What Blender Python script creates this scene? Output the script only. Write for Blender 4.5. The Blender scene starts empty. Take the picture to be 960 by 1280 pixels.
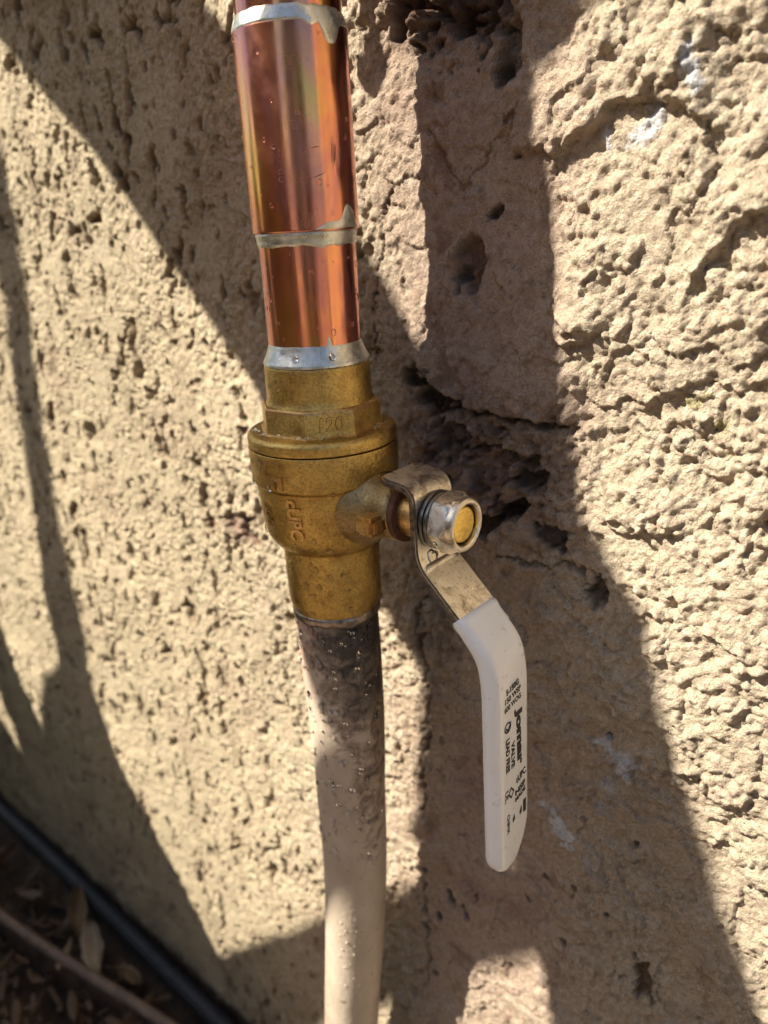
import bpy, bmesh, math, random
import numpy as np
from mathutils import Vector, Matrix

random.seed(7)
rng = np.random.default_rng(11)
scene = bpy.context.scene
COL = scene.collection
R = math.radians

# ------------------------------------------------------------------ camera, sky, sun, exposure
cam_d = bpy.data.cameras.new("camera")
cam = bpy.data.objects.new("camera", cam_d)
COL.objects.link(cam)
cx_ = Vector((0.76174, 0.645804, -0.05186))
cy_ = Vector((-0.190236, 0.299467, 0.934949))
cz_ = Vector((0.619324, -0.702323, 0.350972))
m = Matrix((cx_, cy_, cz_)).transposed().to_4x4()
m.translation = Vector((0.172983, -0.168561, 0.067014))
cam.matrix_world = m
cam_d.sensor_fit = 'VERTICAL'
cam_d.sensor_height = 36.0
cam_d.sensor_width = 27.0
cam_d.lens = 961.0 / 1280.0 * 36.0
cam_d.clip_start = 0.01
cam_d.clip_end = 500.0
cam_d.dof.use_dof = True
cam_d.dof.focus_distance = 0.224
cam_d.dof.aperture_fstop = 11.0
scene.camera = cam

SUN_AZ, SUN_EL = R(38.0), R(47.0)
to_sun = Vector((-math.sin(SUN_AZ) * math.cos(SUN_EL), -math.cos(SUN_AZ) * math.cos(SUN_EL), math.sin(SUN_EL)))
world = bpy.data.worlds.new("World")
scene.world = world
world.use_nodes = True
wn = world.node_tree.nodes
sky = wn.new("ShaderNodeTexSky")
sky.sky_type = 'NISHITA'
sky.sun_disc = False
sky.sun_elevation = SUN_EL
sky.sun_rotation = math.atan2(to_sun.x, to_sun.y)
sky.dust_density = 1.5
wn["Background"].inputs[1].default_value = 0.058
world.node_tree.links.new(sky.outputs[0], wn["Background"].inputs[0])

sun_d = bpy.data.lights.new("sun", 'SUN')
sun_d.energy = 5.0
sun_d.angle = R(0.53)
sun_d.color = (1.0, 0.945, 0.83)
sun = bpy.data.objects.new("sun", sun_d)
COL.objects.link(sun)
sun.rotation_euler = to_sun.to_track_quat('Z', 'Y').to_euler()

scene.view_settings.view_transform = 'Standard'
scene.view_settings.look = 'None'
scene.view_settings.exposure = 1.42
scene.view_settings.gamma = 1.0
scene.cycles.max_bounces = 8
scene.cycles.transmission_bounces = 6

WALL_Y = 0.041
GROUND_Z = -0.461

# ------------------------------------------------------------------ helpers
def node_mat(name):
    mt = bpy.data.materials.new(name)
    mt.use_nodes = True
    nt = mt.node_tree
    b = nt.nodes["Principled BSDF"]
    return mt, nt, b

def N(nt, kind, **kw):
    n = nt.nodes.new(kind)
    for k, v in kw.items():
        if k.startswith("i_"):
            n.inputs[k[2:].replace("_", " ")].default_value = v
        else:
            setattr(n, k, v)
    return n

def L(nt, a, b):
    nt.links.new(a, b)

def coords(nt, scale=(1, 1, 1), rot=(0, 0, 0)):
    tc = N(nt, "ShaderNodeTexCoord")
    mp = N(nt, "ShaderNodeMapping")
    mp.inputs["Scale"].default_value = scale
    mp.inputs["Rotation"].default_value = rot
    L(nt, tc.outputs["Object"], mp.inputs["Vector"])
    return mp.outputs["Vector"]

def noise(nt, vec, scale, detail=3.0, rough=0.55, dist=0.0):
    n = N(nt, "ShaderNodeTexNoise")
    n.inputs["Scale"].default_value = scale
    n.inputs["Detail"].default_value = detail
    n.inputs["Roughness"].default_value = rough
    n.inputs["Distortion"].default_value = dist
    L(nt, vec, n.inputs["Vector"])
    return n.outputs["Fac"]

def ramp(nt, fac, stops):
    r = N(nt, "ShaderNodeValToRGB")
    e = r.color_ramp.elements
    while len(e) < len(stops):
        e.new(0.5)
    for el, (p, c) in zip(e, stops):
        el.position = p
        el.color = (*c, 1.0) if len(c) == 3 else c
    L(nt, fac, r.inputs["Fac"])
    return r.outputs["Color"]

def g(v):
    return (v, v, v)

def mixc(nt, fac, a, b, mode='MIX'):
    n = N(nt, "ShaderNodeMix", data_type='RGBA', blend_type=mode)
    for sock, val in ((n.inputs[0], fac), (n.inputs[6], a), (n.inputs[7], b)):
        if hasattr(val, "links"):
            L(nt, val, sock)
        elif isinstance(val, (int, float)):
            sock.default_value = val
        else:
            sock.default_value = (*val, 1.0)
    return n.outputs[2]

def bump(nt, bsdf, height, strength, dist, chain=None):
    b = N(nt, "ShaderNodeBump")
    b.inputs["Strength"].default_value = strength
    b.inputs["Distance"].default_value = dist
    L(nt, height, b.inputs["Height"])
    if chain is not None:
        L(nt, chain, b.inputs["Normal"])
    L(nt, b.outputs["Normal"], bsdf.inputs["Normal"])
    return b.outputs["Normal"]

def empty(name, loc, label=None, cat=None, group=None):
    o = bpy.data.objects.new(name, None)
    COL.objects.link(o)
    o.location = loc
    o.empty_display_size = 0.01
    tag(o, label, cat, group)
    return o

def tag(o, label=None, cat=None, group=None, kind=None):
    if label: o["label"] = label
    if cat: o["category"] = cat
    if group: o["group"] = group
    if kind: o["kind"] = kind
    return o

def link_mesh(name, me, mat, parent=None, smooth=True, sharp=35):
    o = bpy.data.objects.new(name, me)
    COL.objects.link(o)
    if mat is not None:
        me.materials.append(mat)
    if smooth:
        me.shade_smooth()
        if sharp:
            me.set_sharp_from_angle(angle=R(sharp))
    if parent is not None:
        o.parent = parent
        o.matrix_parent_inverse = Matrix.Translation(-Vector(parent.location))
    return o

def from_py(name, verts, faces, mat, parent=None, smooth=True, sharp=35):
    me = bpy.data.meshes.new(name)
    me.from_pydata(verts, [], faces)
    me.validate()
    me.update()
    return link_mesh(name, me, mat, parent, smooth, sharp)

def from_bm(name, bm, mat, parent=None, smooth=True, sharp=35):
    bmesh.ops.recalc_face_normals(bm, faces=bm.faces)
    me = bpy.data.meshes.new(name)
    bm.to_mesh(me)
    bm.free()
    return link_mesh(name, me, mat, parent, smooth, sharp)

def fillet(pts, rad, n=4):
    """round the inner corners of a 2D polyline; rad is one number or one per point"""
    out = [Vector(pts[0])]
    for i in range(1, len(pts) - 1):
        p, a, b = Vector(pts[i]), Vector(pts[i - 1]), Vector(pts[i + 1])
        r = rad[i] if isinstance(rad, (list, tuple)) else rad
        da, db = (a - p), (b - p)
        la, lb = da.length, db.length
        if la < 1e-9 or lb < 1e-9 or r <= 0:
            out.append(p); continue
        t = min(r, la * 0.45, lb * 0.45)
        s, e = p + da / la * t, p + db / lb * t
        for k in range(n + 1):
            q = k / n
            out.append((1 - q) ** 2 * s + 2 * q * (1 - q) * p + q * q * e)
    out.append(Vector(pts[-1]))
    return out

def lathe_geo(prof, seg=96, axis='Z', centre=(0, 0, 0), cap=True):
    """prof: list of (r, h)"""
    V, F = [], []
    for r, h in prof:
        for k in range(seg):
            a = 2 * math.pi * k / seg
            if axis == 'Z':
                V.append((centre[0] + r * math.sin(a), centre[1] - r * math.cos(a), centre[2] + h))
            else:
                V.append((centre[0] + h, centre[1] - r * math.cos(a), centre[2] + r * math.sin(a)))
    n = len(prof)
    for i in range(n - 1):
        for k in range(seg):
            k2 = (k + 1) % seg
            F.append((i * seg + k, i * seg + k2, (i + 1) * seg + k2, (i + 1) * seg + k))
    if cap:
        F.append(tuple(range(seg)))
        F.append(tuple((n - 1) * seg + k for k in range(seg)))
    return V, F

def lathe(name, prof, mat, parent, seg=96, axis='Z', centre=(0, 0, 0), sharp=35, cap=True):
    V, F = lathe_geo(prof, seg, axis, centre, cap)
    bm = bmesh.new()
    vs = [bm.verts.new(v) for v in V]
    for f in F:
        try:
            bm.faces.new([vs[i] for i in f])
        except ValueError:
            pass
    return from_bm(name, bm, mat, parent, True, sharp)

def shell(name, rad, zlo, zhi, mat, parent, seg=240, rows=7, bulge=0.0002, phi0=0.0, phi1=2 * math.pi, base=0.00002):
    """a thin skin of solder on a cylinder (rad may depend on z) with uneven lower and upper edges"""
    V, F = [], []
    closed = abs(phi1 - phi0 - 2 * math.pi) < 1e-6
    cols = seg if closed else seg + 1
    for k in range(cols):
        a = phi0 + (phi1 - phi0) * k / seg
        z0, z1 = zlo(a), zhi(a)
        for j in range(rows + 1):
            t = j / rows
            z = z0 + (z1 - z0) * t
            e = bulge * (max(0.0, 1 - (2 * t - 1) ** 4)) ** 0.5 if z1 - z0 > 1e-5 else 0
            rr = rad(z) + base + e - (0.0001 if j in (0, rows) else 0)
            V.append((rr * math.sin(a), -rr * math.cos(a), z))
    for k in range(cols if closed else cols - 1):
        k2 = (k + 1) % cols
        for j in range(rows):
            F.append((k * (rows + 1) + j, k2 * (rows + 1) + j, k2 * (rows + 1) + j + 1, k * (rows + 1) + j + 1))
    return from_py(name, V, F, mat, parent, True, 60)

def wob(seed, amp, freqs):
    r = random.Random(seed)
    ph = [(f, r.uniform(0, 6.28), r.uniform(0.5, 1)) for f in freqs]
    return lambda a: amp * sum(w * math.sin(f * a + p) for f, p, w in ph) / len(ph) ** 0.5

def box_bm(bm, c, s, rot=None):
    r = bmesh.ops.create_cube(bm, size=1.0)
    mt = Matrix.Translation(c) @ (rot.to_4x4() if rot else Matrix()) @ Matrix.Diagonal((*s, 1))
    bmesh.ops.transform(bm, matrix=mt, verts=r['verts'])
    return r['verts']

def text_mesh(body, size, extrude=0.0, offset=0.0, shear=0.0, sx=1.0, outline=0.0, res=3, align='CENTER'):
    cu = bpy.data.curves.new("lettering", 'FONT')
    cu.body = body
    cu.size = size
    cu.extrude = extrude
    cu.offset = offset
    cu.shear = shear
    cu.resolution_u = res
    cu.align_x = align
    cu.align_y = 'CENTER'
    if outline:
        cu.fill_mode = 'NONE'
        cu.bevel_depth = outline
        cu.bevel_resolution = 0
    ob = bpy.data.objects.new("lettering", cu)
    COL.objects.link(ob)
    dg = bpy.context.evaluated_depsgraph_get()
    dg.update()
    me = bpy.data.meshes.new_from_object(ob.evaluated_get(dg))
    bpy.data.objects.remove(ob)
    bpy.data.curves.remove(cu)
    V = [(v.co.x * sx, v.co.y, v.co.z) for v in me.vertices]
    F = [tuple(p.vertices) for p in me.polygons]
    bpy.data.meshes.remove(me)
    return V, F

def wrap_text(V, rad, phi, z, rot, lift=0.0):
    """bend flat lettering round the pipe axis; rot=-90 reads downwards"""
    c, s = math.cos(R(rot)), math.sin(R(rot))
    out = []
    for x, y, h in V:
        u, w = x * c - y * s, x * s + y * c
        zz = z + w
        rr = (rad(zz) if callable(rad) else rad) + lift + h
        a = R(phi) + u / (rad(zz) if callable(rad) else rad)
        out.append((rr * math.sin(a), -rr * math.cos(a), zz))
    return out

def join_vf(parts):
    V, F = [], []
    for v, f in parts:
        o = len(V)
        V += list(v)
        F += [tuple(i + o for i in q) for q in f]
    return V, F

# ---- 2D gradient noise for the wall relief (numpy)
_perm = np.random.default_rng(5).permutation(512).astype(np.int32)
_ang = np.random.default_rng(6).random(512).astype(np.float32) * 2 * np.pi
_gx, _gy = np.cos(_ang), np.sin(_ang)

def pn(X, Y, sx, sy=None, seed=0):
    sy = sx if sy is None else sy
    x = (X / sx + seed * 17.31).astype(np.float32)
    y = (Y / sy + seed * 9.77).astype(np.float32)
    xi, yi = np.floor(x).astype(np.int32), np.floor(y).astype(np.int32)
    xf, yf = x - xi, y - yi
    def grad(ix, iy, fx, fy):
        h = _perm[(_perm[(ix + seed * 31) & 511] + iy) & 511]
        return _gx[h] * fx + _gy[h] * fy
    u = xf * xf * xf * (xf * (xf * 6 - 15) + 10)
    v = yf * yf * yf * (yf * (yf * 6 - 15) + 10)
    a = grad(xi, yi, xf, yf); b = grad(xi + 1, yi, xf - 1, yf)
    c = grad(xi, yi + 1, xf, yf - 1); d = grad(xi + 1, yi + 1, xf - 1, yf - 1)
    return (a + u * (b - a)) * (1 - v) + (c + u * (d - c)) * v

def cells(X, Y, s, seed=0, keep=1.0):
    """rounded lumps scattered one per cell: 0 between them, up to 1 on top"""
    x, y = (X / s + seed * 3.7).astype(np.float32), (Y / s + seed * 7.1).astype(np.float32)
    xi, yi = np.floor(x).astype(np.int32), np.floor(y).astype(np.int32)
    best = np.zeros(X.shape, np.float32)
    for ox in (-1, 0, 1):
        for oy in (-1, 0, 1):
            h = _perm[(_perm[(xi + ox + seed * 13) & 511] + yi + oy) & 511]
            a = _ang[h] * 0.1591549
            h2 = _perm[(h + 77) & 511]
            b = _ang[h2] * 0.1591549
            r = 0.45 + 0.5 * _ang[(h2 + 101) & 511] * 0.1591549
            d2 = ((xi + ox + a - x) ** 2 + (yi + oy + b - y) ** 2) / (r * r)
            best = np.maximum(best, r * np.sqrt(np.clip(1 - d2, 0, 1)) * (_ang[(h + 211) & 511] * 0.1591549 < keep))
    return best

def sm(a, b, x):
    t = np.clip((x - a) / (b - a), 0, 1)
    return t * t * (3 - 2 * t)

def poly_dist(X, Y, pts):
    best = np.full(X.shape, 1e9, np.float32)
    for (x0, y0), (x1, y1) in zip(pts[:-1], pts[1:]):
        dx, dy = x1 - x0, y1 - y0
        t = np.clip(((X - x0) * dx + (Y - y0) * dy) / (dx * dx + dy * dy), 0, 1)
        best = np.minimum(best, np.hypot(X - x0 - t * dx, Y - y0 - t * dy))
    return best

# ------------------------------------------------------------------ materials
def mat_wall():
    mt, nt, b = node_mat("painted_stucco")
    at = N(nt, "ShaderNodeVertexColor", layer_name="paint")
    v = coords(nt)
    f1 = ramp(nt, noise(nt, v, 420, 6, 0.72), [(0.3, g(0.72)), (0.7, g(1.16))])
    c = mixc(nt, 1.0, at.outputs["Color"], f1, 'MULTIPLY')
    f2 = ramp(nt, noise(nt, v, 1100, 3, 0.65), [(0.60, g(1.0)), (0.72, (0.55, 0.48, 0.40))])
    c = mixc(nt, 0.8, c, f2, 'MULTIPLY')
    L(nt, c, b.inputs["Base Color"])
    b.inputs["Roughness"].default_value = 0.86
    b.inputs["Specular IOR Level"].default_value = 0.3
    n1 = bump(nt, b, noise(nt, v, 560, 6, 0.68), 1.0, 0.0022)
    bump(nt, b, noise(nt, v, 1500, 3, 0.7), 1.0, 0.0013, n1)
    return mt

def mat_copper(name, dusty=0.35):
    mt, nt, b = node_mat(name)
    v = coords(nt, (1, 1, 0.05))
    v2 = coords(nt)
    streak = noise(nt, v, 420, 4, 0.6)
    big = noise(nt, coords(nt, (1, 1, 0.30)), 75, 5, 0.65, 0.6)
    col = ramp(nt, big, [(0.28, (0.38, 0.155, 0.165)), (0.42, (0.64, 0.27, 0.23)), (0.55, (0.85, 0.36, 0.19)), (0.68, (0.80, 0.46, 0.14))])
    col = mixc(nt, 0.5, col, ramp(nt, streak, [(0.3, (0.72, 0.66, 0.66)), (0.7, g(1.0))]), 'MULTIPLY')
    spots = ramp(nt, noise(nt, v2, 900, 2, 0.5), [(0.70, g(1.0)), (0.78, (0.35, 0.28, 0.28))])
    col = mixc(nt, 0.6, col, spots, 'MULTIPLY')
    L(nt, col, b.inputs["Base Color"])
    b.inputs["Metallic"].default_value = 1.0
    rg = ramp(nt, noise(nt, v2, 90, 4, 0.6), [(0.3, g(0.12)), (0.75, g(dusty))])
    L(nt, rg, b.inputs["Roughness"])
    bump(nt, b, streak, 0.10, 0.0002)
    return mt

def mat_solder():
    mt, nt, b = node_mat("solder")
    v = coords(nt)
    col = ramp(nt, noise(nt, v, 240, 4, 0.6), [(0.3, (0.46, 0.46, 0.36)), (0.52, (0.66, 0.65, 0.58)), (0.75, (0.80, 0.80, 0.78))])
    dk = ramp(nt, noise(nt, v, 800, 3, 0.6), [(0.24, (0.25, 0.22, 0.17)), (0.36, g(1))])
    L(nt, mixc(nt, 1.0, col, dk, 'MULTIPLY'), b.inputs["Base Color"])
    b.inputs["Metallic"].default_value = 0.85
    L(nt, ramp(nt, noise(nt, v, 300, 3, 0.6), [(0.3, g(0.2)), (0.7, g(0.48))]), b.inputs["Roughness"])
    bump(nt, b, noise(nt, v, 420, 3, 0.6), 0.3, 0.0006)
    return mt

def mat_brass(name, c0, c1, c2, grain=0.5, r0=0.28, r1=0.46):
    mt, nt, b = node_mat(name)
    v = coords(nt)
    col = ramp(nt, noise(nt, v, 130, 5, 0.65), [(0.32, c0), (0.5, c1), (0.72, c2)])
    sp = ramp(nt, noise(nt, v, 1250, 3, 0.7), [(0.30, (0.50, 0.45, 0.40)), (0.48, g(1.0)), (0.68, (1.3, 1.25, 1.1))])
    col = mixc(nt, 0.75, col, sp, 'MULTIPLY')
    stain = ramp(nt, noise(nt, v, 85, 5, 0.7), [(0.60, g(1.0)), (0.74, (0.42, 0.34, 0.30))])
    col = mixc(nt, 0.9, col, stain, 'MULTIPLY')
    L(nt, col, b.inputs["Base Color"])
    b.inputs["Metallic"].default_value = 1.0
    L(nt, ramp(nt, noise(nt, v, 200, 4, 0.6), [(0.3, g(r0)), (0.7, g(r1))]), b.inputs["Roughness"])
    n1 = bump(nt, b, noise(nt, v, 1000, 4, 0.7), grain, 0.0006)
    bump(nt, b, noise(nt, v, 300, 3, 0.6), 0.15, 0.0006, n1)
    return mt

def mat_steel():
    mt, nt, b = node_mat("plated_steel")
    v = coords(nt)
    col = ramp(nt, noise(nt, v, 210, 5, 0.7), [(0.28, (0.34, 0.29, 0.23)), (0.44, (0.78, 0.72, 0.61)), (0.7, (0.90, 0.86, 0.77))])
    sp = ramp(nt, noise(nt, v, 1100, 3, 0.6), [(0.29, (0.22, 0.17, 0.12)), (0.37, g(1.0))])
    wear = ramp(nt, noise(nt, v, 130, 5, 0.7, 0.6), [(0.56, g(1.0)), (0.68, (0.42, 0.35, 0.27))])
    col = mixc(nt, 0.9, col, wear, 'MULTIPLY')
    L(nt, mixc(nt, 1.0, col, sp, 'MULTIPLY'), b.inputs["Base Color"])
    b.inputs["Metallic"].default_value = 1.0
    L(nt, ramp(nt, noise(nt, v, 330, 4, 0.6), [(0.3, g(0.24)), (0.7, g(0.46))]), b.inputs["Roughness"])
    bump(nt, b, noise(nt, coords(nt, (1, 1, 0.2)), 900, 3, 0.6), 0.14, 0.0002)
    return mt

def mat_vinyl():
    mt, nt, b = node_mat("white_vinyl")
    v = coords(nt)
    col = ramp(nt, noise(nt, v, 70, 4, 0.6), [(0.35, (0.82, 0.80, 0.76)), (0.7, (0.86, 0.85, 0.83))])
    dirt = ramp(nt, noise(nt, v, 260, 3, 0.6), [(0.62, g(1)), (0.76, (0.66, 0.57, 0.45))])
    L(nt, mixc(nt, 0.7, col, dirt, 'MULTIPLY'), b.inputs["Base Color"])
    b.inputs["Roughness"].default_value = 0.2
    b.inputs["Subsurface Weight"].default_value = 0.08
    b.inputs["Subsurface Radius"].default_value = (0.004, 0.003, 0.002)
    bump(nt, b, noise(nt, v, 260, 3, 0.6), 0.06, 0.0006)
    return mt

def mat_flat(name, c, rough=0.6, metal=0.0, nz=0.25, sc=300, bp=0.2):
    mt, nt, b = node_mat(name)
    v = coords(nt)
    f = noise(nt, v, sc, 4, 0.6)
    L(nt, ramp(nt, f, [(0.3, tuple(x * (1 - nz) for x in c)), (0.7, tuple(min(1, x * (1 + nz)) for x in c))]), b.inputs["Base Color"])
    b.inputs["Roughness"].default_value = rough
    b.inputs["Metallic"].default_value = metal
    bump(nt, b, noise(nt, v, sc * 2, 3, 0.6), bp, 0.0006)
    return mt

def mat_oldpaint():
    """beige wall paint over copper, scorched just under the valve"""
    mt, nt, b = node_mat("overpainted_copper")
    v = coords(nt)
    tc = N(nt, "ShaderNodeTexCoord")
    sep = N(nt, "ShaderNodeSeparateXYZ")
    L(nt, tc.outputs["Object"], sep.inputs[0])
    base = ramp(nt, noise(nt, coords(nt, (1, 1, 0.3)), 90, 5, 0.6), [(0.3, (0.41, 0.325, 0.245)), (0.55, (0.50, 0.405, 0.305)), (0.75, (0.57, 0.48, 0.385))])
    # scorch: fades with height below the valve, stronger towards +x
    hz = N(nt, "ShaderNodeMapRange"); hz.inputs["From Min"].default_value = -0.104; hz.inputs["From Max"].default_value = -0.058
    L(nt, sep.outputs["Z"], hz.inputs["Value"])
    xm = N(nt, "ShaderNodeMath", operation='MULTIPLY_ADD'); L(nt, sep.outputs["X"], xm.inputs[0]); xm.inputs[1].default_value = 75.0
    L(nt, hz.outputs[0], xm.inputs[2])
    nz = N(nt, "ShaderNodeMath", operation='MULTIPLY_ADD'); L(nt, noise(nt, v, 160, 6, 0.75, 0.8), nz.inputs[0]); nz.inputs[1].default_value = 4.2
    L(nt, xm.outputs[0], nz.inputs[2])
    soot = ramp(nt, nz.outputs[0], [(0.0, g(0)), (0.92, g(0)), (1.0, g(0.75))])
    sr = N(nt, "ShaderNodeMapRange"); sr.inputs["From Min"].default_value = 2.5; sr.inputs["From Max"].default_value = 4.2; sr.inputs["To Max"].default_value = 1.0
    L(nt, nz.outputs[0], sr.inputs["Value"])
    sootc = ramp(nt, sr.outputs[0], [(0.0, (0.40, 0.32, 0.25)), (0.35, (0.24, 0.18, 0.13)), (0.7, (0.075, 0.056, 0.045)), (1.0, (0.022, 0.018, 0.017))])
    sf = ramp(nt, sr.outputs[0], [(0.02, g(0)), (0.22, g(1))])
    col = mixc(nt, sf, base, sootc)
    # bare reddish copper showing on the left flank
    rn = N(nt, "ShaderNodeMath", operation='MULTIPLY_ADD'); L(nt, sep.outputs["X"], rn.inputs[0]); rn.inputs[1].default_value = -34.0
    rz = N(nt, "ShaderNodeMapRange"); rz.inputs["From Min"].default_value = -0.17; rz.inputs["From Max"].default_value = -0.06
    L(nt, sep.outputs["Z"], rz.inputs["Value"])
    L(nt, rz.outputs[0], rn.inputs[2])
    rm = N(nt, "ShaderNodeMath", operation='MULTIPLY_ADD'); L(nt, noise(nt, coords(nt, (1, 1, 0.35)), 150, 4, 0.6), rm.inputs[0]); rm.inputs[1].default_value = 1.0
    L(nt, rn.outputs[0], rm.inputs[2])
    rr = N(nt, "ShaderNodeMapRange"); rr.inputs["From Min"].default_value = 1.30; rr.inputs["From Max"].default_value = 1.75; rr.inputs["To Max"].default_value = 0.75
    L(nt, rm.outputs[0], rr.inputs["Value"])
    col = mixc(nt, rr.outputs[0], col, (0.42, 0.24, 0.18))
    chip = ramp(nt, noise(nt, v, 330, 3, 0.55), [(0.27, (0.10, 0.08, 0.06)), (0.31, g(1))])
    col = mixc(nt, 1.0, col, chip, 'MULTIPLY')
    L(nt, col, b.inputs["Base Color"])
    b.inputs["Roughness"].default_value = 0.55
    n1 = bump(nt, b, noise(nt, v, 380, 4, 0.6), 0.35, 0.0008)
    bump(nt, b, noise(nt, v, 95, 3, 0.5), 0.15, 0.0008, n1)
    return mt

def mat_water():
    mt, nt, b = node_mat("water")
    b.inputs["Base Color"].default_value = (1, 1, 1, 1)
    b.inputs["Roughness"].default_value = 0.02
    b.inputs["IOR"].default_value = 1.33
    b.inputs["Transmission Weight"].default_value = 1.0
    return mt

def mat_soil():
    mt, nt, b = node_mat("soil")
    v = coords(nt)
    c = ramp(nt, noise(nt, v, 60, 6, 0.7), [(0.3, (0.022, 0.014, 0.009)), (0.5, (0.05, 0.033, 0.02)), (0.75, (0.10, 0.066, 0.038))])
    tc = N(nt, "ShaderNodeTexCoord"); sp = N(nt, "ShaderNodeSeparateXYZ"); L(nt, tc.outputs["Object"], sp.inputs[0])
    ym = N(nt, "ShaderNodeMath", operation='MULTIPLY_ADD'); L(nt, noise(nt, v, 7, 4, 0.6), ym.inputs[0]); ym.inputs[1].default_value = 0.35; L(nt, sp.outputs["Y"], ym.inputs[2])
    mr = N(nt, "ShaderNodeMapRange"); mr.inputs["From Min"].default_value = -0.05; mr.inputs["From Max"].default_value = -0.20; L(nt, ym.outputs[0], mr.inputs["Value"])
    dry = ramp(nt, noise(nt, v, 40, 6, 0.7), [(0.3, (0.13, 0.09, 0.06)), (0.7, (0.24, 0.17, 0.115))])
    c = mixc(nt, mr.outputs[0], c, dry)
    L(nt, c, b.inputs["Base Color"])
    b.inputs["Roughness"].default_value = 0.95
    bump(nt, b, noise(nt, v, 220, 5, 0.7), 0.7, 0.004)
    return mt

def mat_leaf(name, a, c, sc=60):
    mt, nt, b = node_mat(name)
    v = coords(nt)
    L(nt, ramp(nt, noise(nt, v, sc, 4, 0.6), [(0.3, a), (0.7, c)]), b.inputs["Base Color"])
    b.inputs["Roughness"].default_value = 0.6
    bump(nt, b, noise(nt, v, sc * 4, 3, 0.6), 0.2, 0.001)
    return mt

M_WALL = mat_wall()
M_COPPER = mat_copper("copper", 0.26)
M_COPPER2 = mat_copper("copper_fitting", 0.32)
M_SOLDER = mat_solder()
M_BRASS = mat_brass("cast_brass", (0.38, 0.24, 0.08), (0.56, 0.385, 0.125), (0.70, 0.50, 0.17))
M_BRASS2 = mat_brass("machined_brass", (0.50, 0.31, 0.13), (0.62, 0.40, 0.17), (0.66, 0.45, 0.2), 0.2, 0.3, 0.45)
M_YELLOW = mat_brass("bright_brass", (0.70, 0.49, 0.13), (0.80, 0.58, 0.17), (0.86, 0.66, 0.26), 0.12, 0.3, 0.42)
M_BOSS = mat_brass("dull_boss_brass", (0.26, 0.185, 0.09), (0.38, 0.28, 0.14), (0.46, 0.34, 0.17))
M_STEEL = mat_steel()
M_DKSTEEL = mat_flat("dark_spring_steel", (0.20, 0.19, 0.19), 0.3, 1.0, 0.4, 400, 0.2)
M_RUST = mat_flat("rusty_washer", (0.11, 0.045, 0.025), 0.75, 0.0, 0.4, 500, 0.4)
M_VINYL = mat_vinyl()
M_INK = mat_flat("black_ink", (0.018, 0.017, 0.016), 0.5, 0.0, 0.3, 900, 0.05)
M_PAINT = mat_oldpaint()
M_WATER = mat_water()
M_SOIL = mat_soil()

# ------------------------------------------------------------------ ground
def axis_steps(stops):
    """stops: list of (x, step) -> increasing coordinates"""
    xs = [stops[0][0]]
    while xs[-1] < stops[-1][0]:
        x = xs[-1]
        for (a, sa), (b_, sb) in zip(stops[:-1], stops[1:]):
            if a <= x <= b_:
                t = (x - a) / (b_ - a)
                xs.append(x + sa + (sb - sa) * t)
                break
        else:
            break
    return np.array(xs, np.float32)

def grid_mesh(name, P):
    nr, nc = P.shape[:2]
    idx = np.arange(nr * nc, dtype=np.int32).reshape(nr, nc)
    q = np.stack([idx[:-1, :-1], idx[:-1, 1:], idx[1:, 1:], idx[1:, :-1]], -1).reshape(-1, 4)
    me = bpy.data.meshes.new(name)
    me.vertices.add(nr * nc)
    me.vertices.foreach_set("co", P.reshape(-1).astype(np.float32))
    me.loops.add(q.size)
    me.loops.foreach_set("vertex_index", q.reshape(-1))
    me.polygons.add(len(q))
    me.polygons.foreach_set("loop_start", np.arange(0, q.size, 4, dtype=np.int32))
    me.polygons.foreach_set("loop_total", np.full(len(q), 4, np.int32))
    me.update(calc_edges=True)
    return me

gx = axis_steps([(-60, 12), (-6, 1.0), (-1.2, 0.03), (-0.6, 0.004), (0.0, 0.004), (0.5, 0.03), (6, 1.0), (60, 12)])
gy = axis_steps([(-60, 12), (-6, 1.0), (-0.7, 0.03), (-0.16, 0.004), (0.08, 0.004), (0.1, 0.01)])
GX, GY = np.meshgrid(gx, gy)
GZ = 0.006 * pn(GX, GY, 0.05, seed=3) + 0.004 * np.abs(pn(GX, GY, 0.014, seed=4)) + 0.012 * pn(GX, GY, 0.2, seed=8)
GZ -= 0.014 * sm(-0.10, -0.03, GY) * (1 - sm(0.0, 0.03, GY))
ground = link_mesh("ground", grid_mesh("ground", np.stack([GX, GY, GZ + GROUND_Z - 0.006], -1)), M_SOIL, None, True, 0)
tag(ground, "dark bare soil at the foot of the stucco wall", kind='structure')

# ------------------------------------------------------------------ stucco wall
wx = axis_steps([(-3.2, 0.3), (-0.95, 0.05), (-0.74, 0.0022), (-0.55, 0.0013), (-0.2, 0.00085), (0.03, 0.00058), (0.165, 0.00055), (0.19, 0.003), (0.45, 0.05), (3.0, 0.3)])
wz = axis_steps([(GROUND_Z - 0.08, 0.01), (GROUND_Z - 0.02, 0.0014), (-0.30, 0.0011), (-0.18, 0.0007), (0.14, 0.00065), (0.21, 0.0012), (0.24, 0.005), (0.6, 0.06), (2.3, 0.2)])
X, Z = np.meshgrid(wx, wz)
X = X.astype(np.float32); Z = Z.astype(np.float32)
MM = 0.001
w1 = pn(X, Z, 0.013, seed=1) * 0.004; w2 = pn(X, Z, 0.011, seed=2) * 0.004
Xw, Zw = X + w1, Z + w2
right = sm(-0.16, 0.05, X)                               # the plaster grows coarser to the right of the pipe
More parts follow.
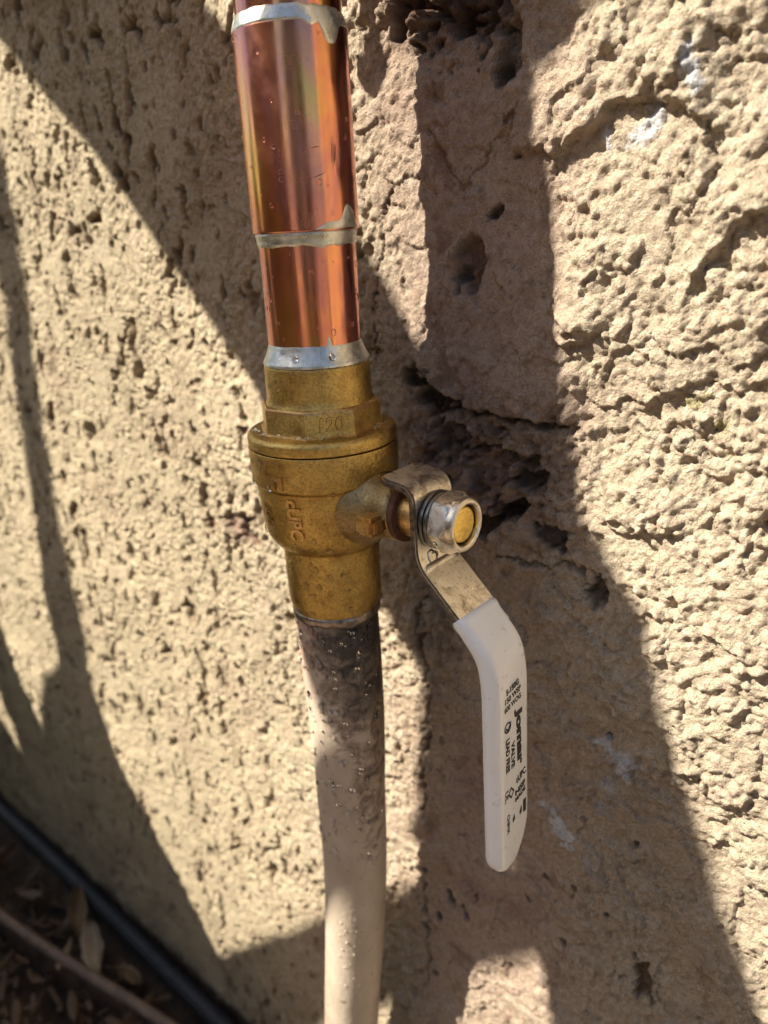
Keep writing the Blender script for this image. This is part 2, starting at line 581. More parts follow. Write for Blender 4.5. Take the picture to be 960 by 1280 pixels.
# trowelled flats with sharp broken edges
pl = pn(Xw, Zw, 0.034, 0.030, 10) + 0.55 * pn(Xw, Zw, 0.013, 0.014, 11) + 0.26 * pn(X, Z, 0.0045, seed=12) + 0.12 * pn(X, Z, 0.002, seed=28)
plate = sm(0.10, 0.145, pl)
plate2 = sm(0.30, 0.34, pn(Xw, Zw, 0.026, 0.032, 13) + 0.4 * pn(Xw, Zw, 0.009, seed=14) + 0.24 * pn(X, Z, 0.004, seed=9) + 0.10 * pn(X, Z, 0.0018, seed=29))
fw1 = w1 * 0.7 + 0.0016 * pn(X, Z, 0.0034, seed=52) + 0.0008 * pn(X, Z, 0.0016, seed=53)
fw2 = w2 * 0.7 + 0.0016 * pn(X, Z, 0.0034, seed=54) + 0.0008 * pn(X, Z, 0.0016, seed=55)
tn = 2.6 * (pn(X + fw1, Z + fw2, 0.036, 0.030, 56) + 0.5 * pn(X + fw1, Z + fw2, 0.014, 0.013, 57)) + 7
fr = tn - np.floor(tn)
terr = np.floor(tn) + sm(0.0, 0.05, fr) - 7
terr_edge = (1 - sm(0.03, 0.10, fr)) + sm(0.97, 1.0, fr)
# popcorn lumps
l1 = np.abs(pn(X + 0.6 * w1, Z + 0.6 * w2, 0.0062, seed=15))
l2 = np.abs(pn(X + 0.3 * w2, Z + 0.3 * w1, 0.0031, seed=16))
l3 = pn(X, Z, 0.0014, seed=17)
k1 = cells(X + 0.25 * w1, Z + 0.25 * w2, 0.0048, 1, 0.75)
k2 = cells(X + 0.2 * w2, Z + 0.2 * w1, 0.0026, 2, 0.8)
k3 = cells(X, Z, 0.0015, 3, 0.7)
clump = sm(-0.22, 0.22, pn(Xw, Zw, 0.018, seed=26) + 0.3 * pn(X, Z, 0.006, seed=27))
# pits dragged downwards by the trowel
pt = pn(Xw, Zw, 0.0066, 0.0125, 18) + 0.42 * pn(X, Z, 0.0034, 0.005, 19)
reg = pn(X, Z, 0.055, 0.07, 20) + 0.35 * pn(X, Z, 0.02, seed=63)
pt = pt + 0.35 * np.clip(reg, -0.6, 0.5) - 0.02
pt = np.maximum(pt, 1.2 * (pn(Xw, Zw, 0.0125, 0.018, 64) + 0.35 * pn(X, Z, 0.005, seed=65)) - 0.10)
pit = sm(0.30, 0.46, pt)
pt2 = pn(Xw, Zw, 0.0085, 0.0075, 21) + 0.4 * pn(X, Z, 0.0034, seed=22)
pit2 = sm(0.42, 0.56, pt2)
# old smooth patch behind and right of the pipe
patch = np.exp(-(((X - 0.030) / 0.038) ** 4 + ((Z - 0.045) / 0.105) ** 4)) + 0.9 * np.exp(-(((X - 0.035) / 0.045) ** 4 + ((Z + 0.20) / 0.10) ** 4))
patch = np.clip(patch + 0.35 * pn(X, Z, 0.02, seed=23), 0, 1)
rough = (1 - 0.72 * plate * (1 - 0.4 * right)) * (1 - 0.7 * patch)
H = 1.4 * MM * pn(X, Z, 0.07, seed=24) + 0.7 * MM * pn(X, Z, 0.028, seed=25)
H += MM * plate * (0.8 - 0.5 * right) * (1 - 0.75 * patch) + MM * 0.6 * plate2 * (1 - 0.5 * right) * (1 - 0.6 * patch)
H += MM * (0.35 + 1.0 * right) * terr * (1 - 0.45 * patch)
H += rough * MM * ((1.0 + 0.5 * right) * (l1 - 0.2) + (0.9 + 0.1 * right) * (l2 - 0.2))
H += MM * (0.25 + 0.75 * rough) * (0.3 + 0.7 * clump) * ((0.7 + 1.0 * right) * k1 + (0.7 + 1.1 * right) * k2) + MM * 0.75 * k3 * (0.25 + 0.75 * rough)
H += MM * 0.14 * l3 * (0.5 + 0.5 * rough)
H -= MM * pit * 3.8 * (1 - 0.8 * right) * (1 - patch)
H -= MM * pit2 * (1.6 - 1.5 * right) * (1 - 0.6 * patch)

base = np.empty(X.shape + (3,), np.float32)
c_l = np.array([0.640, 0.520, 0.340]); c_r = np.array([0.690, 0.555, 0.395]); c_p = np.array([0.52, 0.35, 0.275])
crumb = np.exp(-(((X - 0.037) / 0.030) ** 4 + ((Z + 0.012) / 0.024) ** 4)) + np.exp(-(((X - 0.022) / 0.024) ** 4 + ((Z - 0.135) / 0.020) ** 4)) + 0.7 * np.exp(-(((X - 0.014) / 0.012) ** 4 + ((Z + 0.055) / 0.05) ** 4))
crumb = np.clip(crumb * (1 + 1.1 * pn(X, Z, 0.014, seed=66)), 0, 1)
H += crumb * MM * (2.2 * k1 + 1.8 * k2 + 0.8 * k3 - 2.6)
hue = sm(-0.4, 0.4, pn(X, Z, 0.11, seed=30))[..., None]
base[:] = c_l * (1 - right[..., None]) + c_r * right[..., None]
base *= (0.94 + 0.12 * hue)
base = base * (1 - 0.62 * patch[..., None]) + c_p * 0.62 * patch[..., None]
def stain(mask, col):
    global base
    k = np.clip(mask, 0, 1)[..., None]
    base = base * (1 - k) + np.array(col, np.float32) * k
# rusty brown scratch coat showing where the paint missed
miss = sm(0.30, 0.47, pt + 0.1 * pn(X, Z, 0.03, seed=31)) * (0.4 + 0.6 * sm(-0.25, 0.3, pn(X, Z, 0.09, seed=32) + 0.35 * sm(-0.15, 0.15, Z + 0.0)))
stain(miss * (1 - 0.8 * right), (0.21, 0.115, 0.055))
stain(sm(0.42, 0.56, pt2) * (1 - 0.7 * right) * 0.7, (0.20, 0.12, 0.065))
stain(sm(0.30, 0.55, pn(X, Z, 0.022, 0.03, 33)) * 0.35 * (1 - patch), (0.60, 0.50, 0.36))
stain(sm(0.15, 0.5, pn(X, Z, 0.03, seed=34)) * patch * 0.45, (0.42, 0.26, 0.20))
stain(sm(0.30, 0.42, pn(Xw, Zw, 0.012, seed=35) + 0.4 * pn(X, Z, 0.004, seed=36)) * patch * 0.55, (0.30, 0.17, 0.10))
stain(sm(0.40, 0.55, pn(X, Z, 0.0019, 0.0022, 37)) * 0.5, (0.10, 0.075, 0.055))

stain(np.clip(1 - sm(0.0, 0.06, fr), 0, 1) * right * sm(-0.1, 0.25, pn(X, Z, 0.014, seed=39)) * 0.75, (0.17, 0.115, 0.07))
crev = (1 - right) * sm(0.02, 0.10, pl) * (1 - sm(0.10, 0.15, pl))       # old dirt along the broken edges
stain(crev * sm(0.0, 0.35, pn(X, Z, 0.016, seed=38)) * 0.6, (0.20, 0.13, 0.075))
stain(crumb * (0.35 + 0.5 * sm(-0.2, 0.3, pn(X, Z, 0.009, seed=67))), (0.30, 0.195, 0.15))
stain(crumb * sm(0.05, 0.35, pn(X, Z, 0.0075, seed=68) + 0.5 * pn(X, Z, 0.003, seed=69)) * 0.7, (0.10, 0.06, 0.045))
stain(np.exp(-(((X - 0.024) / 0.024) ** 4 + ((Z - 0.136) / 0.024) ** 4)) * (0.55 + 0.6 * pn(X, Z, 0.006, 0.010, 75)), (0.19, 0.085, 0.042))
def hole(cx, cz, rx, rz, depth, col, ang=0.0, k=0.8, edge=0.35):
    """a broken hole or dent with a ragged rim"""
    global H
    c, s = math.cos(R(ang)), math.sin(R(ang))
    m_ = (np.abs(X - cx) < 3 * max(rx, rz)) & (np.abs(Z - cz) < 3 * max(rx, rz))
    if not m_.any(): return
    xs, zs = X[m_], Z[m_]
    dx, dz = xs - cx, zs - cz
    u, v = dx * c + dz * s, -dx * s + dz * c
    d = np.hypot(u / rx, v / rz) + edge * pn(xs, zs, 0.006, seed=40) + 0.7 * edge * pn(xs, zs, 0.0025, seed=41)
    a = 1 - sm(0.75, 1.05, d)
    H[m_] -= a * depth * (1 + 0.5 * pn(xs, zs, 0.004, seed=42))
    kk = (a * k)[..., None]
    b_ = base[m_]
    base[m_] = b_ * (1 - kk) + np.array(col, np.float32) * kk * (1 + 0.5 * pn(xs, zs, 0.003, seed=43))[..., None]

def crack(pts, width, depth, col, k=0.8):
    global H
    P_ = [(a * MM, b_ * MM) for a, b_ in pts]
    x0, x1 = min(p[0] for p in P_) - .012, max(p[0] for p in P_) + .012
    z0, z1 = min(p[1] for p in P_) - .012, max(p[1] for p in P_) + .012
    m_ = (X > x0) & (X < x1) & (Z > z0) & (Z < z1)
    xs, zs = X[m_], Z[m_]
    wbx = 0.004 * pn(xs, zs, 0.009, seed=44) + 0.0022 * pn(xs, zs, 0.003, seed=45)
    wbz = 0.004 * pn(xs, zs, 0.009, seed=46) + 0.0022 * pn(xs, zs, 0.003, seed=47)
    d = poly_dist(xs + wbx, zs + wbz, P_) / (width * MM * (1 + 0.9 * pn(xs, zs, 0.007, seed=48)))
    a = 1 - sm(0.3, 1.0, d)
    H[m_] -= a * depth * MM
    kk = (a * k)[..., None]
    base[m_] = base[m_] * (1 - kk) + np.array(col, np.float32) * kk

def ledge(pts, height, col=None):
    """plaster layer standing proud on the upper side of a ragged polyline"""
    global H
    P_ = [(a * MM, b_ * MM) for a, b_ in pts]
    x0, x1 = min(p[0] for p in P_), max(p[0] for p in P_)
    m_ = (X > x0) & (X < x1) & (Z > min(p[1] for p in P_) - .02) & (Z < max(p[1] for p in P_) + .05)
    xs, zs = X[m_], Z[m_]
    zl = np.interp(xs, [p[0] for p in P_], [p[1] for p in P_]) + 0.004 * pn(xs, zs, 0.008, seed=50) + 0.002 * pn(xs, zs, 0.003, seed=51)
    t = (zs - zl)
    ends = sm(x0, x0 + .008, xs) * (1 - sm(x1 - .008, x1, xs))
    H[m_] += height * MM * sm(-0.0004, 0.0008, t) * (1 - sm(0.004, 0.03, t)) * ends

BRN, BLK, GRY = (0.085, 0.042, 0.022), (0.03, 0.022, 0.018), (0.20, 0.165, 0.15)
# big broken hole round the old pipe stub at the top, with flaked rims
hole(.020, .141, .017, .026, .007, (0.13, 0.06, 0.03), 20, 0.7, 0.9)
hole(.034, .122, .010, .011, .004, (0.13, 0.07, 0.04), 0, 0.9, 0.5)
hole(.006, .124, .004, .007, .006, BRN, -20, 0.8)
hole(.0445, .109, .0045, .0085, .006, GRY, -15, 0.85)
hole(.0415, .1035, .0022, .004, .003, BRN, 0, 0.7, 0.9)
hole(.030, .054, .0058, .0090, .0055, (0.26, 0.16, 0.12), -15, 0.7)
hole(.0265, .050, .0022, .0045, .002, (0.17, 0.13, 0.115), 0, 0.7, 0.8)
hole(.0398, .0684, .0030, .0017, .003, BRN, 40, 0.75, 1.3)
hole(.0470, .083, .0018, .0014, .0015, (0.16, 0.13, 0.12), 0, 0.7, 1.0)
hole(.0455, .093, .0020, .0010, .0015, BRN, 20, 0.7, 1.0)
hole(.013, .010, .006, .008, .006, BLK, 30, 0.75, 0.7)
hole(.0045, .016, .004, .004, .005, BLK, 0, 0.8, 0.7)
hole(.052, -.012, .0055, .006, .008, BLK, -30, 0.9, 0.8)
hole(.046, -.025, .009, .0035, .006, BLK, 28, 0.9, 0.7)
hole(.0615, -.031, .0075, .0042, .0018, (0.075, 0.062, 0.058), -25, 0.95, 0.8)
hole(.037, -.008, .010, .010, .003, (0.24, 0.13, 0.09), 0, 0.45, 0.8)
hole(.020, -.004, .008, .010, .0035, (0.12, 0.085, 0.07), 0, 0.6, 0.8)
hole(.0775, -.047, .0045, .005, .005, BRN, 0, 0.7, 0.7)
hole(.034, -.033, .006, .0045, .005, (0.10, 0.06, 0.04), 10, 0.75, 0.7)
for q in ((16.0, -215.6, 1.6, 4.2), (24.0, -219.0, 1.4, 4.4), (8.8, -232.5, 1.6, 2.6), (5.1, -270.9, 2.6, 1.4), (30.0, -206.0, 1.2, 1.6), (2.0, -208, 1.2, 2.2), (62, -176, 1.0, 1.6), (75, -172, 1.3, 1.8), (71, -203, 1.2, 2.4), (97, -137, 1.0, 1.5), (84, -100, 1.2, 1.4), (55, -190, 1.0, 2.0), (88, -176, 1.0, 1.4), (-1, -245, 1.4, 2.8), (47, -235, 1.2, 1.8)):
    hole(q[0] * MM, q[1] * MM, q[2] * MM, q[3] * MM, .0025, (0.045, 0.036, 0.033), 25, 0.9)
hole(.104, -.199, .004, .008, .003, (0.14, 0.075, 0.04), 15, 0.85, 1.2)
hole(-.103, -.063, .012, .010, .0025, (0.36, 0.22, 0.17), 20, 0.75, 1.0)
hole(-.098, -.060, .005, .004, .003, (0.17, 0.13, 0.12), 0, 0.7, 1.0)
hole(-.092, -.068, .004, .003, .003, (0.17, 0.075, 0.04), 0, 0.8, 1.0)
crack([(6, 21), (13, 12), (22, 8.5), (33, 6), (45, 5.8), (57, 6.2), (67, 4.6)], 1.3, 3.2, BLK, 0.85)
crack([(13, 12), (14, 3), (19, -6), (28, -7), (40, -5), (50, -8)], 1.0, 2.2, (0.05, 0.038, 0.032), 0.8)
crack([(40, -5), (45, -14), (40, -20), (36, -28)], 1.0, 2.5, BRN, 0.7)
crack([(-2, 78), (-5, 66), (-7, 50), (-11, 36), (-10, 28), (-12.5, 20)], 0.45, 1.4, (0.12, 0.09, 0.07), 0.8)
crack([(17, 92), (26, 76), (38, 84), (50, 97)], 0.9, 0.9, (0.40, 0.25, 0.12), 0.6)
crack([(40, -45), (52, -43), (66, -40), (78, -42)], 0.7, 1.6, (0.12, 0.07, 0.05), 0.6)
crack([(6, -72), (8, -110), (5, -140), (3, -175)], 1.3, 1.8, (0.10, 0.06, 0.04), 0.75)
crack([(0, -205), (2, -240), (0, -285)], 0.9, 2.0, (0.10, 0.07, 0.055), 0.6)
ledge([(2, 26), (12, 14), (22, 10), (33, 7.5), (45, 7), (57, 8), (72, 7)], 3.0)
ledge([(40, 88), (58, 82), (66, 86), (75, 93), (90, 92), (104, 84)], 3.4)
ledge([(58, 34), (66, 31), (74, 33), (80, 41)], 3.2)
ledge([(96, 40), (101, 50), (108, 60), (122, 66)], 3.4)
ledge([(82, 12), (90, 15), (97, 20), (108, 18)], 1.8)
ledge([(74, -24), (84, -20), (95, -22), (104, -18)], 1.6)
# a thicker vertical ridge of plaster by the painted pipe
# white paint or lime spots, and two greenish drips
def blot(cx, cz, rx, rz, col, ang=0, k=0.85):
    m_ = (np.abs(X - cx) < .02) & (np.abs(Z - cz) < .02)
    xs, zs = X[m_], Z[m_]
    c, s = math.cos(R(ang)), math.sin(R(ang))
    u, v = (xs - cx) * c + (zs - cz) * s, -(xs - cx) * s + (zs - cz) * c
    d = np.hypot(u / rx, v / rz) + 0.9 * pn(xs, zs, 0.004, seed=60) + 0.8 * pn(xs, zs, 0.0017, seed=61)
    kk = ((1 - sm(0.7, 1.0, d)) * k)
    H[m_] += kk * 0.0003
    base[m_] = base[m_] * (1 - kk[..., None]) + np.array(col, np.float32) * kk[..., None]
WHT = (0.86, 0.86, 0.88)
blot(.0895, -.108, .0055, .006, WHT, 20); blot(.068, -.146, .010, .0038, WHT, -52); blot(.084, -.129, .004, .0035, (0.62, 0.58, 0.55), -40)
blot(.0815, -.157, .007, .003, (0.58, 0.54, 0.52), -60, 0.7); blot(.0815, -.103, .003, .002, WHT, 20); blot(.0865, -.119, .0028, .003, WHT, 0, 0.6)
blot(.0855, .0865, .0035, .007, WHT, -30, 0.75); blot(.0965, .097, .002, .005, WHT, 15, 0.75); blot(.0745, .084, .0012, .004, WHT, 0, 0.7)
blot(.103, .018, .004, .002, (0.50, 0.45, 0.18), 20, 0.6); blot(.110, .012, .002, .003, (0.50, 0.45, 0.18), 0, 0.6)
# old splash and run marks
run = sm(0.12, 0.42, pn(X, Z, 0.014, 0.11, 80) + 0.3 * pn(X, Z, 0.005, 0.03, 81)) * (1 - right)
stain(run * 0.28, (0.33, 0.24, 0.15))
stain(sm(-0.27, -0.44, Z) * sm(-0.3, 0.3, pn(X, Z, 0.035, seed=82)) * 0.45, (0.30, 0.22, 0.145))
stain(sm(0.18, 0.4, pn(X, Z, 0.06, 0.05, 83)) * 0.30, (0.50, 0.36, 0.25))
# rusty band at the wall foot
stain((1 - sm(GROUND_Z + 0.010, GROUND_Z + 0.020, Z + 0.006 * pn(X, Z, 0.02, seed=62))) * 0.9, (0.10, 0.055, 0.035))
fade = sm(0.0, 0.3, -np.abs(X) + 1.2)
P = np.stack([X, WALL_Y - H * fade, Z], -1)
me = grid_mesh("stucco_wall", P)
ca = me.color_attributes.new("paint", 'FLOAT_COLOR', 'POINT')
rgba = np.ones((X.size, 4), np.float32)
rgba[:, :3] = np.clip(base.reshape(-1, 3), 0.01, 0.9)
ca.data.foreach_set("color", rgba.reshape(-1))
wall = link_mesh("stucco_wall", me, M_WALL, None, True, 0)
tag(wall, "rough beige painted stucco wall with broken plaster and dark cracks behind the pipe", "wall")

# ------------------------------------------------------------------ upper copper pipe
PR = 0.01429
CR = 0.0156
copper = empty("copper_pipe", (0, 0, 0.0345), "bright copper pipe and coupling soldered above the brass valve", "pipe")
lathe("tube", [(PR, 0.030), (PR, 0.34), (PR, 0.62)], M_COPPER, copper, 128)
lathe("coupling", fillet([(PR, 0.0662), (CR - .0001, 0.0660), (CR, 0.0666), (CR, 0.092), (CR, 0.1163), (CR - .0002, 0.1168), (PR, 0.1168)], 0.0003, 2), M_COPPER2, copper, 128)
wa, wb, wc = wob(1, .0005, (3, 5, 8, 13)), wob(2, .00012, (9, 15, 22)), wob(3, .0004, (3, 5, 9, 14))
shell("solder_ring", lambda z: PR + max(0.0, (z - 0.0640)) * 0.25, lambda a: 0.0620 + wa(a) * 0.8 + wb(a), lambda a: 0.0661, M_SOLDER, copper, 300, 8, 0.00035)
def drip(a, c, w, d):
    x = ((a - c + math.pi) % (2 * math.pi) - math.pi) / w
    return d * math.exp(-abs(x) ** 3.2)
shell("solder_ring", lambda z: PR + (CR - PR) * min(1, max(0, (0.1201 - z) / 0.0036)) ** 0.8,
      lambda a: 0.1164 + 0.3 * wb(a) - drip(a, R(88), 0.20, .0052) - drip(a, R(66), .10, .0012) - max(0, wc(a)) * (0.5 + 0.5 * math.sin(a - R(10))),
      lambda a: 0.1203 + wb(a), M_SOLDER, copper, 280, 12, 0.00022)
shell("solder_patch", lambda z: CR, lambda a: 0.0663, lambda a: 0.0663 + drip(a, R(100), 0.20, .0055) + drip(a, R(80), 0.35, .0022), M_SOLDER, copper, 120, 6, 0.00015, R(55), R(120))
shell("solder_ring", lambda z: PR + 0.00225 * min(1, max(0, (0.0345 - z) / 0.0058)) ** 1.5, lambda a: 0.0283, lambda a: 0.0346 + 0.5 * wb(a) + drip(a, R(62), .05, .0028) + 0.3 * wa(a), M_SOLDER, copper, 240, 12, 0.0001)
# incised outline lettering down the coupling and two scratches
parts = []
for ch, z in (("E", .1078), ("E", .0930), ("E", .0800), ("E", .0690)):
    v, f = text_mesh(ch, 0.0072, outline=0.00004)
    parts.append((wrap_text(v, CR, 42.0, z, -90, 0.0), f))
    v, f = text_mesh("N", 0.0040, outline=0.000035)
    parts.append((wrap_text(v, CR, 54.0, z + .0006, -90, 0.0), f))
V_, F_ = join_vf(parts)
from_py("stamped_lettering", V_, F_, mat_flat("scored_copper", (0.55, 0.30, 0.22), 0.45, 1.0, 0.2), copper)
bm = bmesh.new()
def scratch(phi, z, dphi, dz, w=0.00013):
    n = 5; ring = []
    for k in range(n):
        t = k / (n - 1)
        a, zz = R(phi + dphi * t), z + dz * t
        ww = w * math.sin(math.pi * (0.1 + 0.8 * t))
        nx, nz = (dz, -dphi * 0.00027)
        l_ = math.hypot(nx, nz); nx, nz = nx / l_ * ww, nz / l_ * ww
        ring.append([bm.verts.new(((CR + 2e-5) * math.sin(a + s * nx / CR), -(CR + 2e-5) * math.cos(a + s * nx / CR), zz + s * nz)) for s in (-1, 1)])
    for a_, b_ in zip(ring[:-1], ring[1:]):
        bm.faces.new((a_[0], a_[1], b_[1], b_[0]))
for q in ((80, .0880, -1.5, -.0050), (82.5, .0880, -1, -.0052), (84.5, .0878, -2.0, -.0045), (57, .0795, 13, .0012), (57, .0868, 9, .0004)):
    scratch(*q)
from_bm("scratches", bm, mat_flat("dark_scratch", (0.16, 0.09, 0.07), 0.5, 0.6), copper)

# ------------------------------------------------------------------ brass ball valve
valve = empty("ball_valve", (0, 0, -0.0555), "brass ball valve with a white dipped lever between copper and painted pipe", "valve")
BODY = [(0.0230, 0.0031), (0.0240, 0.0031), (0.0239, -0.003), (0.0238, -0.0078), (0.0226, -0.0090), (0.0223, -0.013), (0.0216, -0.0215), (0.0206, -0.0270), (0.0180, -0.0304), (0.0161, -0.0314), (0.0160, -0.040), (0.0159, -0.0515), (0.0147, -0.0556), (0.0142, -0.0556)]
prof = fillet(BODY, [0, .0003, .002, .0008, .0006, .002, .004, .004, .0015, .0012, .002, .0012, .0004, 0], 5)
body_prof = [(p.x, p.y) for p in prof]
lathe("valve_body", body_prof, M_BRASS, valve, 144)
def body_r(z):
    zs = [p[1] for p in body_prof][::-1]; rs = [p[0] for p in body_prof][::-1]
    return float(np.interp(z, zs, rs))
# end connector: flange with rounded rim, octagon for the wrench, solder socket
endc = lathe("end_connector", [(p.x, p.y) for p in fillet([(0.0226, 0.0032), (0.0239, 0.0035), (0.0240, 0.0066), (0.0230, 0.0077), (0.0195, 0.0080), (0.0160, 0.0080)], [0, .0004, .0008, .0008, .001, 0], 5)], M_BRASS, valve, 144)
bm = bmesh.new()
def octa(r, z, tw=0.0):
    return [bm.verts.new((r * math.sin(R(30.5 + 45 * k)), -r * math.cos(R(30.5 + 45 * k)), z)) for k in range(8)]
SUB = 6
def octring(rc, z, rmax):
    out = []
    for k in range(8):
        for j in range(SUB):
            t = j / SUB
            a0, a1 = R(30.5 + 45 * k), R(30.5 + 45 * (k + 1))
            x = rc * (math.sin(a0) * (1 - t) + math.sin(a1) * t); y = -rc * (math.cos(a0) * (1 - t) + math.cos(a1) * t)
            r = math.hypot(x, y); s = min(1, rmax / r)
            out.append(bm.verts.new((x * s, y * s, z)))
    return out
rings = [octring(.0206, .0079, .0206), octring(.0197, .0084, .0197), octring(.0194, .0094, .0194), octring(.0194, .0150, .0194), octring(.0192, .0157, .0190), octring(.0187, .0161, .0183), octring(.0180, .0163, .0160)]
for a_, b_ in zip(rings[:-1], rings[1:]):
    n_ = len(a_)
    for k in range(n_):
        bm.faces.new((a_[k], a_[(k + 1) % n_], b_[(k + 1) % n_], b_[k]))
bm.faces.new(rings[-1]); bm.faces.new(rings[0][::-1])
wf = from_bm("wrench_flats", bm, M_BRASS, valve, True, 22)
wf.data.materials.append(M_BRASS2)
for p_ in wf.data.polygons:
    zc_ = p_.center.z
    if 0.0150 < zc_ < 0.0162 or zc_ < 0.0084: p_.material_index = 1
lathe("solder_socket", [(p.x, p.y) for p in fillet([(0.0172, 0.0158), (0.0165, 0.0176), (0.0164, 0.0276), (0.0161, 0.0283), (0.0144, 0.0283)], [0, .001, .0004, .0003, 0], 4)], M_BRASS, valve, 128)
# raised foundry lettering
parts = []
v, f = text_mesh("LF", 0.0098, 0.00045, 0.00034); parts.append((wrap_text(v, body_r, 2.0, -0.0022, -90, 0.00015), f))
v, f = text_mesh("cUPC", 0.0058, 0.00045, 0.0002); parts.append((wrap_text(v, body_r, 16.5, -0.0170, -90, 0.00015), f))
v, f = text_mesh("600", 0.0056, 0.0004, 0.00018); parts.append((wrap_text(v, body_r, -12.0, -0.0165, -90, 0.00015), f))
M_GRIME = mat_flat("brass_grime", (0.09, 0.058, 0.03), 0.6, 0.5, 0.4, 900, 0.3)
gp = []
for body, size, phi, z in (("LF", .0098, 2.0, -.0022), ("cUPC", .0058, 16.5, -.0170), ("600", .0056, -12.0, -.0165)):
    v, f = text_mesh(body, size, outline=.00017); gp.append((wrap_text(v, body_r, phi, z, -90, 0.00002), f))
V_, F_ = join_vf(gp)
from_py("lettering_grime", V_, F_, M_GRIME, valve, True, 30)
V_, F_ = join_vf(parts)
from_py("raised_lettering", V_, F_, M_BRASS2, valve, True, 30)
v, f = text_mesh("120", 0.0060, 0.0003, 0.0, 0.1, 0.95)
fa = R(30.5 + 22.5); ap = 0.0194 * math.cos(R(22.5))
V_ = []
for x, y, h in v:
    d_ = ap + h + 0.00004
    V_.append((d_ * math.sin(fa) + x * math.cos(fa), -d_ * math.cos(fa) + x * math.sin(fa), 0.0118 + y))
from_py("raised_lettering", V_, f, M_BRASS, valve, True, 30)
v, f = text_mesh("120", 0.0060, 0.0, 0.0, 0.1, 0.95, 0.00011)
V_ = [((ap + 4e-5) * math.sin(fa) + x * math.cos(fa) + h * math.sin(fa), -(ap + 4e-5) * math.cos(fa) + x * math.sin(fa) - h * math.cos(fa), 0.0118 + y) for x, y, h in v]
from_py("lettering_grime", V_, f, M_GRIME, valve, True, 30)
# stem housing, axis +X
SZ = -0.0150
housing = lathe("stem_housing", [(p.x, p.y) for p in fillet([(0.0150, 0.012), (0.0140, 0.0195), (0.0108, 0.0232), (0.0098, 0.0262), (0.0096, 0.0318), (0.0088, 0.0330), (0.0060, 0.0330)], [0, .004, .003, .002, .0008, .0004, 0], 5)], M_BOSS, valve, 96, 'X', (0, 0, SZ))
bm = bmesh.new()
box_bm(bm, (0.0288, -0.0112, SZ - 0.0016), (0.0074, 0.0076, 0.0058))
bmesh.ops.bevel(bm, geom=bm.edges[:], offset=0.0012, segments=4, affect='EDGES')
from_bm("stop_lug", bm, M_BRASS2, valve)
lathe("packing_washer", [(p.x, p.y) for p in fillet([(0.006, 0.0331), (0.0092, 0.0331), (0.0093, 0.0352), (0.006, 0.0352)], 0.0003, 2)], M_RUST, valve, 72, 'X', (0, 0, SZ))
lathe("gland_nut", [(p.x, p.y) for p in fillet([(0.0050, 0.0345), (0.0072, 0.0345), (0.0072, 0.0412), (0.0050, 0.0412)], 0.0003, 2)], M_BRASS2, valve, 64, 'X', (0, 0, SZ))
lathe("valve_stem", [(p.x, p.y) for p in fillet([(0.0046, 0.034), (0.0046, 0.0425), (0.0055, 0.0430), (0.0055, 0.0542), (0.0048, 0.0548), (0.0, 0.0548)], 0.0003, 2)], M_YELLOW, valve, 64, 'X', (0, 0, SZ), cap=False)

# lever: one bent strip, its width along Y
cl = fillet([(0.0305, -0.0032), (0.0428, -0.0046), (0.0432, -0.0275), (0.0585, -0.0420), (0.0640, -0.0472)], [0, .0042, .0050, 0, 0], 8)
def resample(pts, step):
    out = [Vector(pts[0])]; acc = 0
    for a_, b_ in zip(pts[:-1], pts[1:]):
        n_ = max(1, int((b_ - a_).length / step))
        for k in range(1, n_ + 1):
            out.append(a_.lerp(b_, k / n_))
    return out
cl = resample(cl, 0.0008)
def normals(pts):
    ns = []
    for i in range(len(pts)):
        t = (pts[min(i + 1, len(pts) - 1)] - pts[max(i - 1, 0)]).normalized()
        ns.append(Vector((-t.y, t.x)))                  # left of the direction of travel: up on the lip, then +X
    return ns
nrm = normals(cl)
lens = [0.0]
for a_, b_ in zip(cl[:-1], cl[1:]): lens.append(lens[-1] + (b_ - a_).length)
bm = bmesh.new()
TH, NW = 0.00125, 14
gridt, gridb = [], []
for p, n_, s in zip(cl, nrm, lens):
    hw = 0.0093
    if s < 0.004: hw *= math.sqrt(max(0.0, 1 - ((0.004 - s) / 0.004) ** 2)) * 0.22 + 0.78
    rt, rb = [], []
    for j in range(NW + 1):
        y = -hw + 2 * hw * j / NW
        rt.append(bm.verts.new((p.x + n_.x * TH, y, p.y + n_.y * TH)))
        rb.append(bm.verts.new((p.x - n_.x * TH, y, p.y - n_.y * TH)))
    gridt.append(rt); gridb.append(rb)
for i in range(len(cl) - 1):
    for j in range(NW):
        bm.faces.new((gridt[i][j], gridt[i + 1][j], gridt[i + 1][j + 1], gridt[i][j + 1]))
        bm.faces.new((gridb[i][j], gridb[i][j + 1], gridb[i + 1][j + 1], gridb[i + 1][j]))
    bm.faces.new((gridt[i][0], gridb[i][0], gridb[i + 1][0], gridt[i + 1][0]))
    bm.faces.new((gridt[i][NW], gridt[i + 1][NW], gridb[i + 1][NW], gridb[i][NW]))
for i in (0, len(cl) - 1):
    for j in range(NW):
        bm.faces.new((gridt[i][j], gridt[i][j + 1], gridb[i][j + 1], gridb[i][j]))
bmesh.ops.recalc_face_normals(bm, faces=bm.faces)
edges = [e for e in bm.edges if len(e.link_faces) == 2 and e.calc_face_angle(0) > R(50)]
bmesh.ops.bevel(bm, geom=edges, offset=0.0006, segments=2, affect='EDGES')
lever = from_bm("lever", bm, M_STEEL, valve, True, 40)
